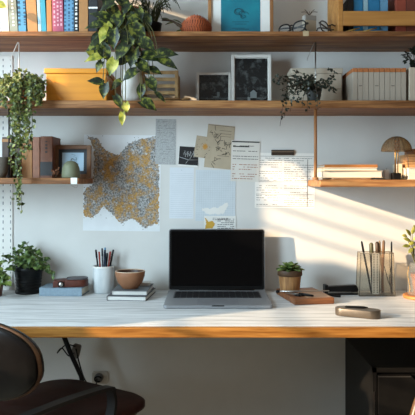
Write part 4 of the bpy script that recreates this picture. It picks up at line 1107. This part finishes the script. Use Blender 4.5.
# ------------------------------------------------------------------ chair
f = Vector((.55, .83, 0)).normalized(); wr = Vector((f.y, -f.x, 0))    # facing, right
ang = math.atan2(-f.x, f.y)                 # rotation so local +y = facing, local +x = right
fc = Vector((-.335, 2.17-2.5, 0))            # front middle of the seat
base_ = fc-f*.22
M_seat = mat('dark_brown_leather', '#40201a', .5, var=.3, scale=50, bump=.08, spec=.25)
M_blk = mat('black_leather', '#0f0c0b', .3, var=.3, scale=60, bump=.04, spec=.3)
M_rim = wood('rosewood_rim', '#3a2417', '#6a4a30', .35, 'x')
t = thing('office_chair', 'dark brown leather armchair with oval black back pulled to desk', 'chair', base_, ang)
SZ = .492
sg = MB(); n = 14
seat = rrect(.43, .44, .10, 8)
def ring(poly, k, z): return [(x*k, y*k, z+ .03*max(0, (-y*k-.08))/.12*.6) for x, y in poly]
lv = [ring(seat, .9, SZ-.03), ring(seat, 1, SZ-.02), ring(seat, 1, SZ-.008), ring(seat, .95, SZ), ring(seat, .6, SZ-.006), ring(seat, .2, SZ-.010)]
N = len(seat); vs = [v for l in lv for v in l]; fs = [(i*N+k, i*N+(k+1) % N, (i+1)*N+(k+1) % N, (i+1)*N+k) for i in range(len(lv)-1) for k in range(N)]
fs += [list(range(N))[::-1], [(len(lv)-1)*N+k for k in range(N)]]
sg.add(vs, fs, True); sg.build('seat', M_seat, t)
MB().prism(rrect(.39, .40, .09, 6), SZ-.04, SZ-.03).build('seat_shell', M_rim, t)
# back pad: local frame, curved oval
pb = Vector((-.625, 1.715-2.5, .706))-base_
pbl = Vector((pb.dot(wr), pb.dot(f), pb.z))
hwid, hhei = .205, .112
def backpt(u, v, off):
    x = u*hwid; z = v*hhei
    return Vector((pbl.x+x, pbl.y+off-.10*0+1.3*x*x-.18*z, pbl.z+z))
def oval(k, off, n=44):
    out = []
    for i in range(n):
        a = 2*PI*i/n; c, s = math.cos(a), math.sin(a)
        out.append(backpt(k*math.copysign(abs(c)**.8, c), k*math.copysign(abs(s)**.8, s), off))
    return out
def shellmesh(levels):
    n = 44; b = MB(); vs = [p for k, o in levels for p in oval(k, o)]
    fs = [(i*n+j, i*n+(j+1) % n, (i+1)*n+(j+1) % n, (i+1)*n+j) for i in range(len(levels)-1) for j in range(n)]
    fs += [list(range(n))[::-1], [(len(levels)-1)*n+j for j in range(n)]]
    return b.add(vs, fs, True)
back = shellmesh([(.3, -.020), (.7, -.020), (.9, -.018), (.975, -.012), (.985, -.004), (.9, 0)]).build('backrest', M_blk, t)
shellmesh([(.9, -.002), (.985, -.003), (1, .002), (1, .006), (.98, .010), (.9, .010)]).build('rim', M_rim, t)
shellmesh([(.9, .010), (.96, .014), (.94, .03), (.8, .036), (.4, .036)]).build('back_cushion', M_blk, t)
# arms
for s in (1, -1):
    if s == 1:
        a = Vector((-.452, 1.56-2.5, .600))-base_; b = Vector((-.272, 1.80-2.5, .600))-base_
        a = Vector((a.dot(wr), a.dot(f), a.z)); b = Vector((b.dot(wr), b.dot(f), b.z))
    else:
        a = Vector((-a.x, a.y, a.z)); b = Vector((-b.x, b.y, b.z))
    pts = spline([a+Vector((0, -.03, -.01)), a, a.lerp(b, .5)+Vector((0,0,.006)), b+Vector((0, -.012, .002)), b+Vector((0, .006, -.012)), b+Vector((0, .01, -.06)), Vector((b.x*.94, b.y-.01, SZ-.045))], 6)
    ar = MB(); vs = []; fs = []
    for i, p in enumerate(pts):
        tg = (pts[min(i+1, len(pts)-1)]-pts[max(0, i-1)]).normalized(); nn = tg.cross(Vector((1, 0, 0))).normalized()
        for sx, sn in ((-.015, -.005), (.015, -.005), (.015, .005), (-.015, .005)): vs.append(p+Vector((sx, 0, 0))+nn*sn)
    for i in range(len(pts)-1):
        for k in range(4): fs.append((i*4+k, i*4+(k+1) % 4, i*4+4+(k+1) % 4, i*4+4+k))
    fs += [(3, 2, 1, 0), tuple(len(vs)-4+k for k in range(4))]
    ar.add(vs, fs).build('armrest', mat('arm_black', '#181716', .35, spec=.5), t, bevel=.002)
MB().tube(spline([(0, -.10, SZ-.04), (0, -.24, SZ-.03), (0, -.29, .55), (0, pbl.y-.02, .66)], 6), .013, 10).build('back_support', M_black, t)
MB().tube([(0, 0, SZ-.04), (0, 0, .1)], .022, 14).build('column', M_black, t)
for k in range(5):
    q = 2*PI*k/5+.3; e = Vector((math.cos(q)*.27, math.sin(q)*.27, .07))
    l = MB().tube([(0, 0, .11), e], [.02, .012], 8).build('leg', M_black, t)
    MB().lathe([(.02, -.011), (.025, -.008), (.025, .008), (.02, .011)], seg=18, M=Matrix.Translation(e+Vector((0, 0, -.045))) @ Matrix.Rotation(q+PI/2, 4, 'Z') @ Matrix.Rotation(PI/2, 4, 'X') @ Matrix.Rotation(PI/2, 4, 'Y') if False else Matrix.Translation(e+Vector((0, 0, -.045))) @ Matrix.Rotation(PI/2, 4, 'X')).build('caster', M_dark, l)
# second chair, only the edge of its back shows
c2 = Vector((.598, 1.58-2.5, 0))
t = thing('chair', 'dark chair at bottom right corner, only its curved back edge in view', 'chair', c2, .5)
b = MB()
rimp = [Vector((x, 0, z)) for x, z in ((-.135, .40), (-.14, .57), (-.125, .64), (-.08, .70), (0, .72), (.08, .70), (.125, .64), (.14, .57), (.135, .40))]
sp2 = spline(rimp, 6)
MB().tube(sp2, .011, 10).build('back_frame', M_rim, t)
pp = [(p.x*.93, p.z*.985) for p in sp2]
MB().prism(pp, -.008, .008, SWP).build('backrest', M_blk, t, bevel=.003)
MB().prism(rrect(.38, .38, .1), .39, .43, Matrix.Translation((0, .18, 0))).build('seat', M_seat, t, bevel=.01)
for sx in (-.15, .15):
    for sy in (.03, .33): MB().tube([(sx*.85, sy, .39), (sx, sy, 0)], [.014, .010], 10).build('leg', M_rim, t)

# ------------------------------------------------------------------ light
sun = bpy.data.lights.new('sun', 'SUN'); sun.energy = 10.0; sun.color = (1, .74, .48); sun.angle = math.radians(.9)
so = bpy.data.objects.new('sun', sun); COL.objects.link(so)
sd = Vector((1, .5, -.32)).normalized()
so.rotation_euler = sd.to_track_quat('-Z', 'Y').to_euler()
def area(name, loc, d, sx, sy, e, col):
    l = bpy.data.lights.new(name, 'AREA'); l.shape = 'RECTANGLE'; l.size = sx; l.size_y = sy; l.energy = e; l.color = col
    o = bpy.data.objects.new(name, l); COL.objects.link(o); o.location = loc
    o.rotation_euler = Vector(d).to_track_quat('-Z', 'Z').to_euler(); return o
area('window_daylight', (RX0+.02, -1.5, 1.36), (1, .42, -.05), 1.3, .7, 80, (.63, .85, 1))  # unseen lamp added inside the opening as blue fill
area('high_window_daylight', (RX0+.02, -.63, 1.98), (1, .1, -.45), .5, .5, 10, (.72, .86, 1))  # unseen lamp added so the upper shelves brighten toward the left
w = bpy.data.worlds.new('World'); S.world = w; w.use_nodes = True
bg = w.node_tree.nodes['Background']; bg.inputs[0].default_value = (.95, .85, .76, 1); bg.inputs[1].default_value = .30

# ------------------------------------------------------------------ camera
cam = bpy.data.cameras.new('camera'); co = bpy.data.objects.new('camera', cam); COL.objects.link(co)
co.location = (0, -DIST, EYE); co.rotation_euler = (PI/2, 0, 0)
cam.sensor_width = 36; cam.lens = F/415*36; cam.shift_y = -25.5/415; cam.clip_start = .05
S.camera = co
S.view_settings.view_transform = 'Standard'; S.view_settings.look = 'None'; S.view_settings.gamma = 1; S.view_settings.use_curve_mapping = False
S.view_settings.exposure = 0.0
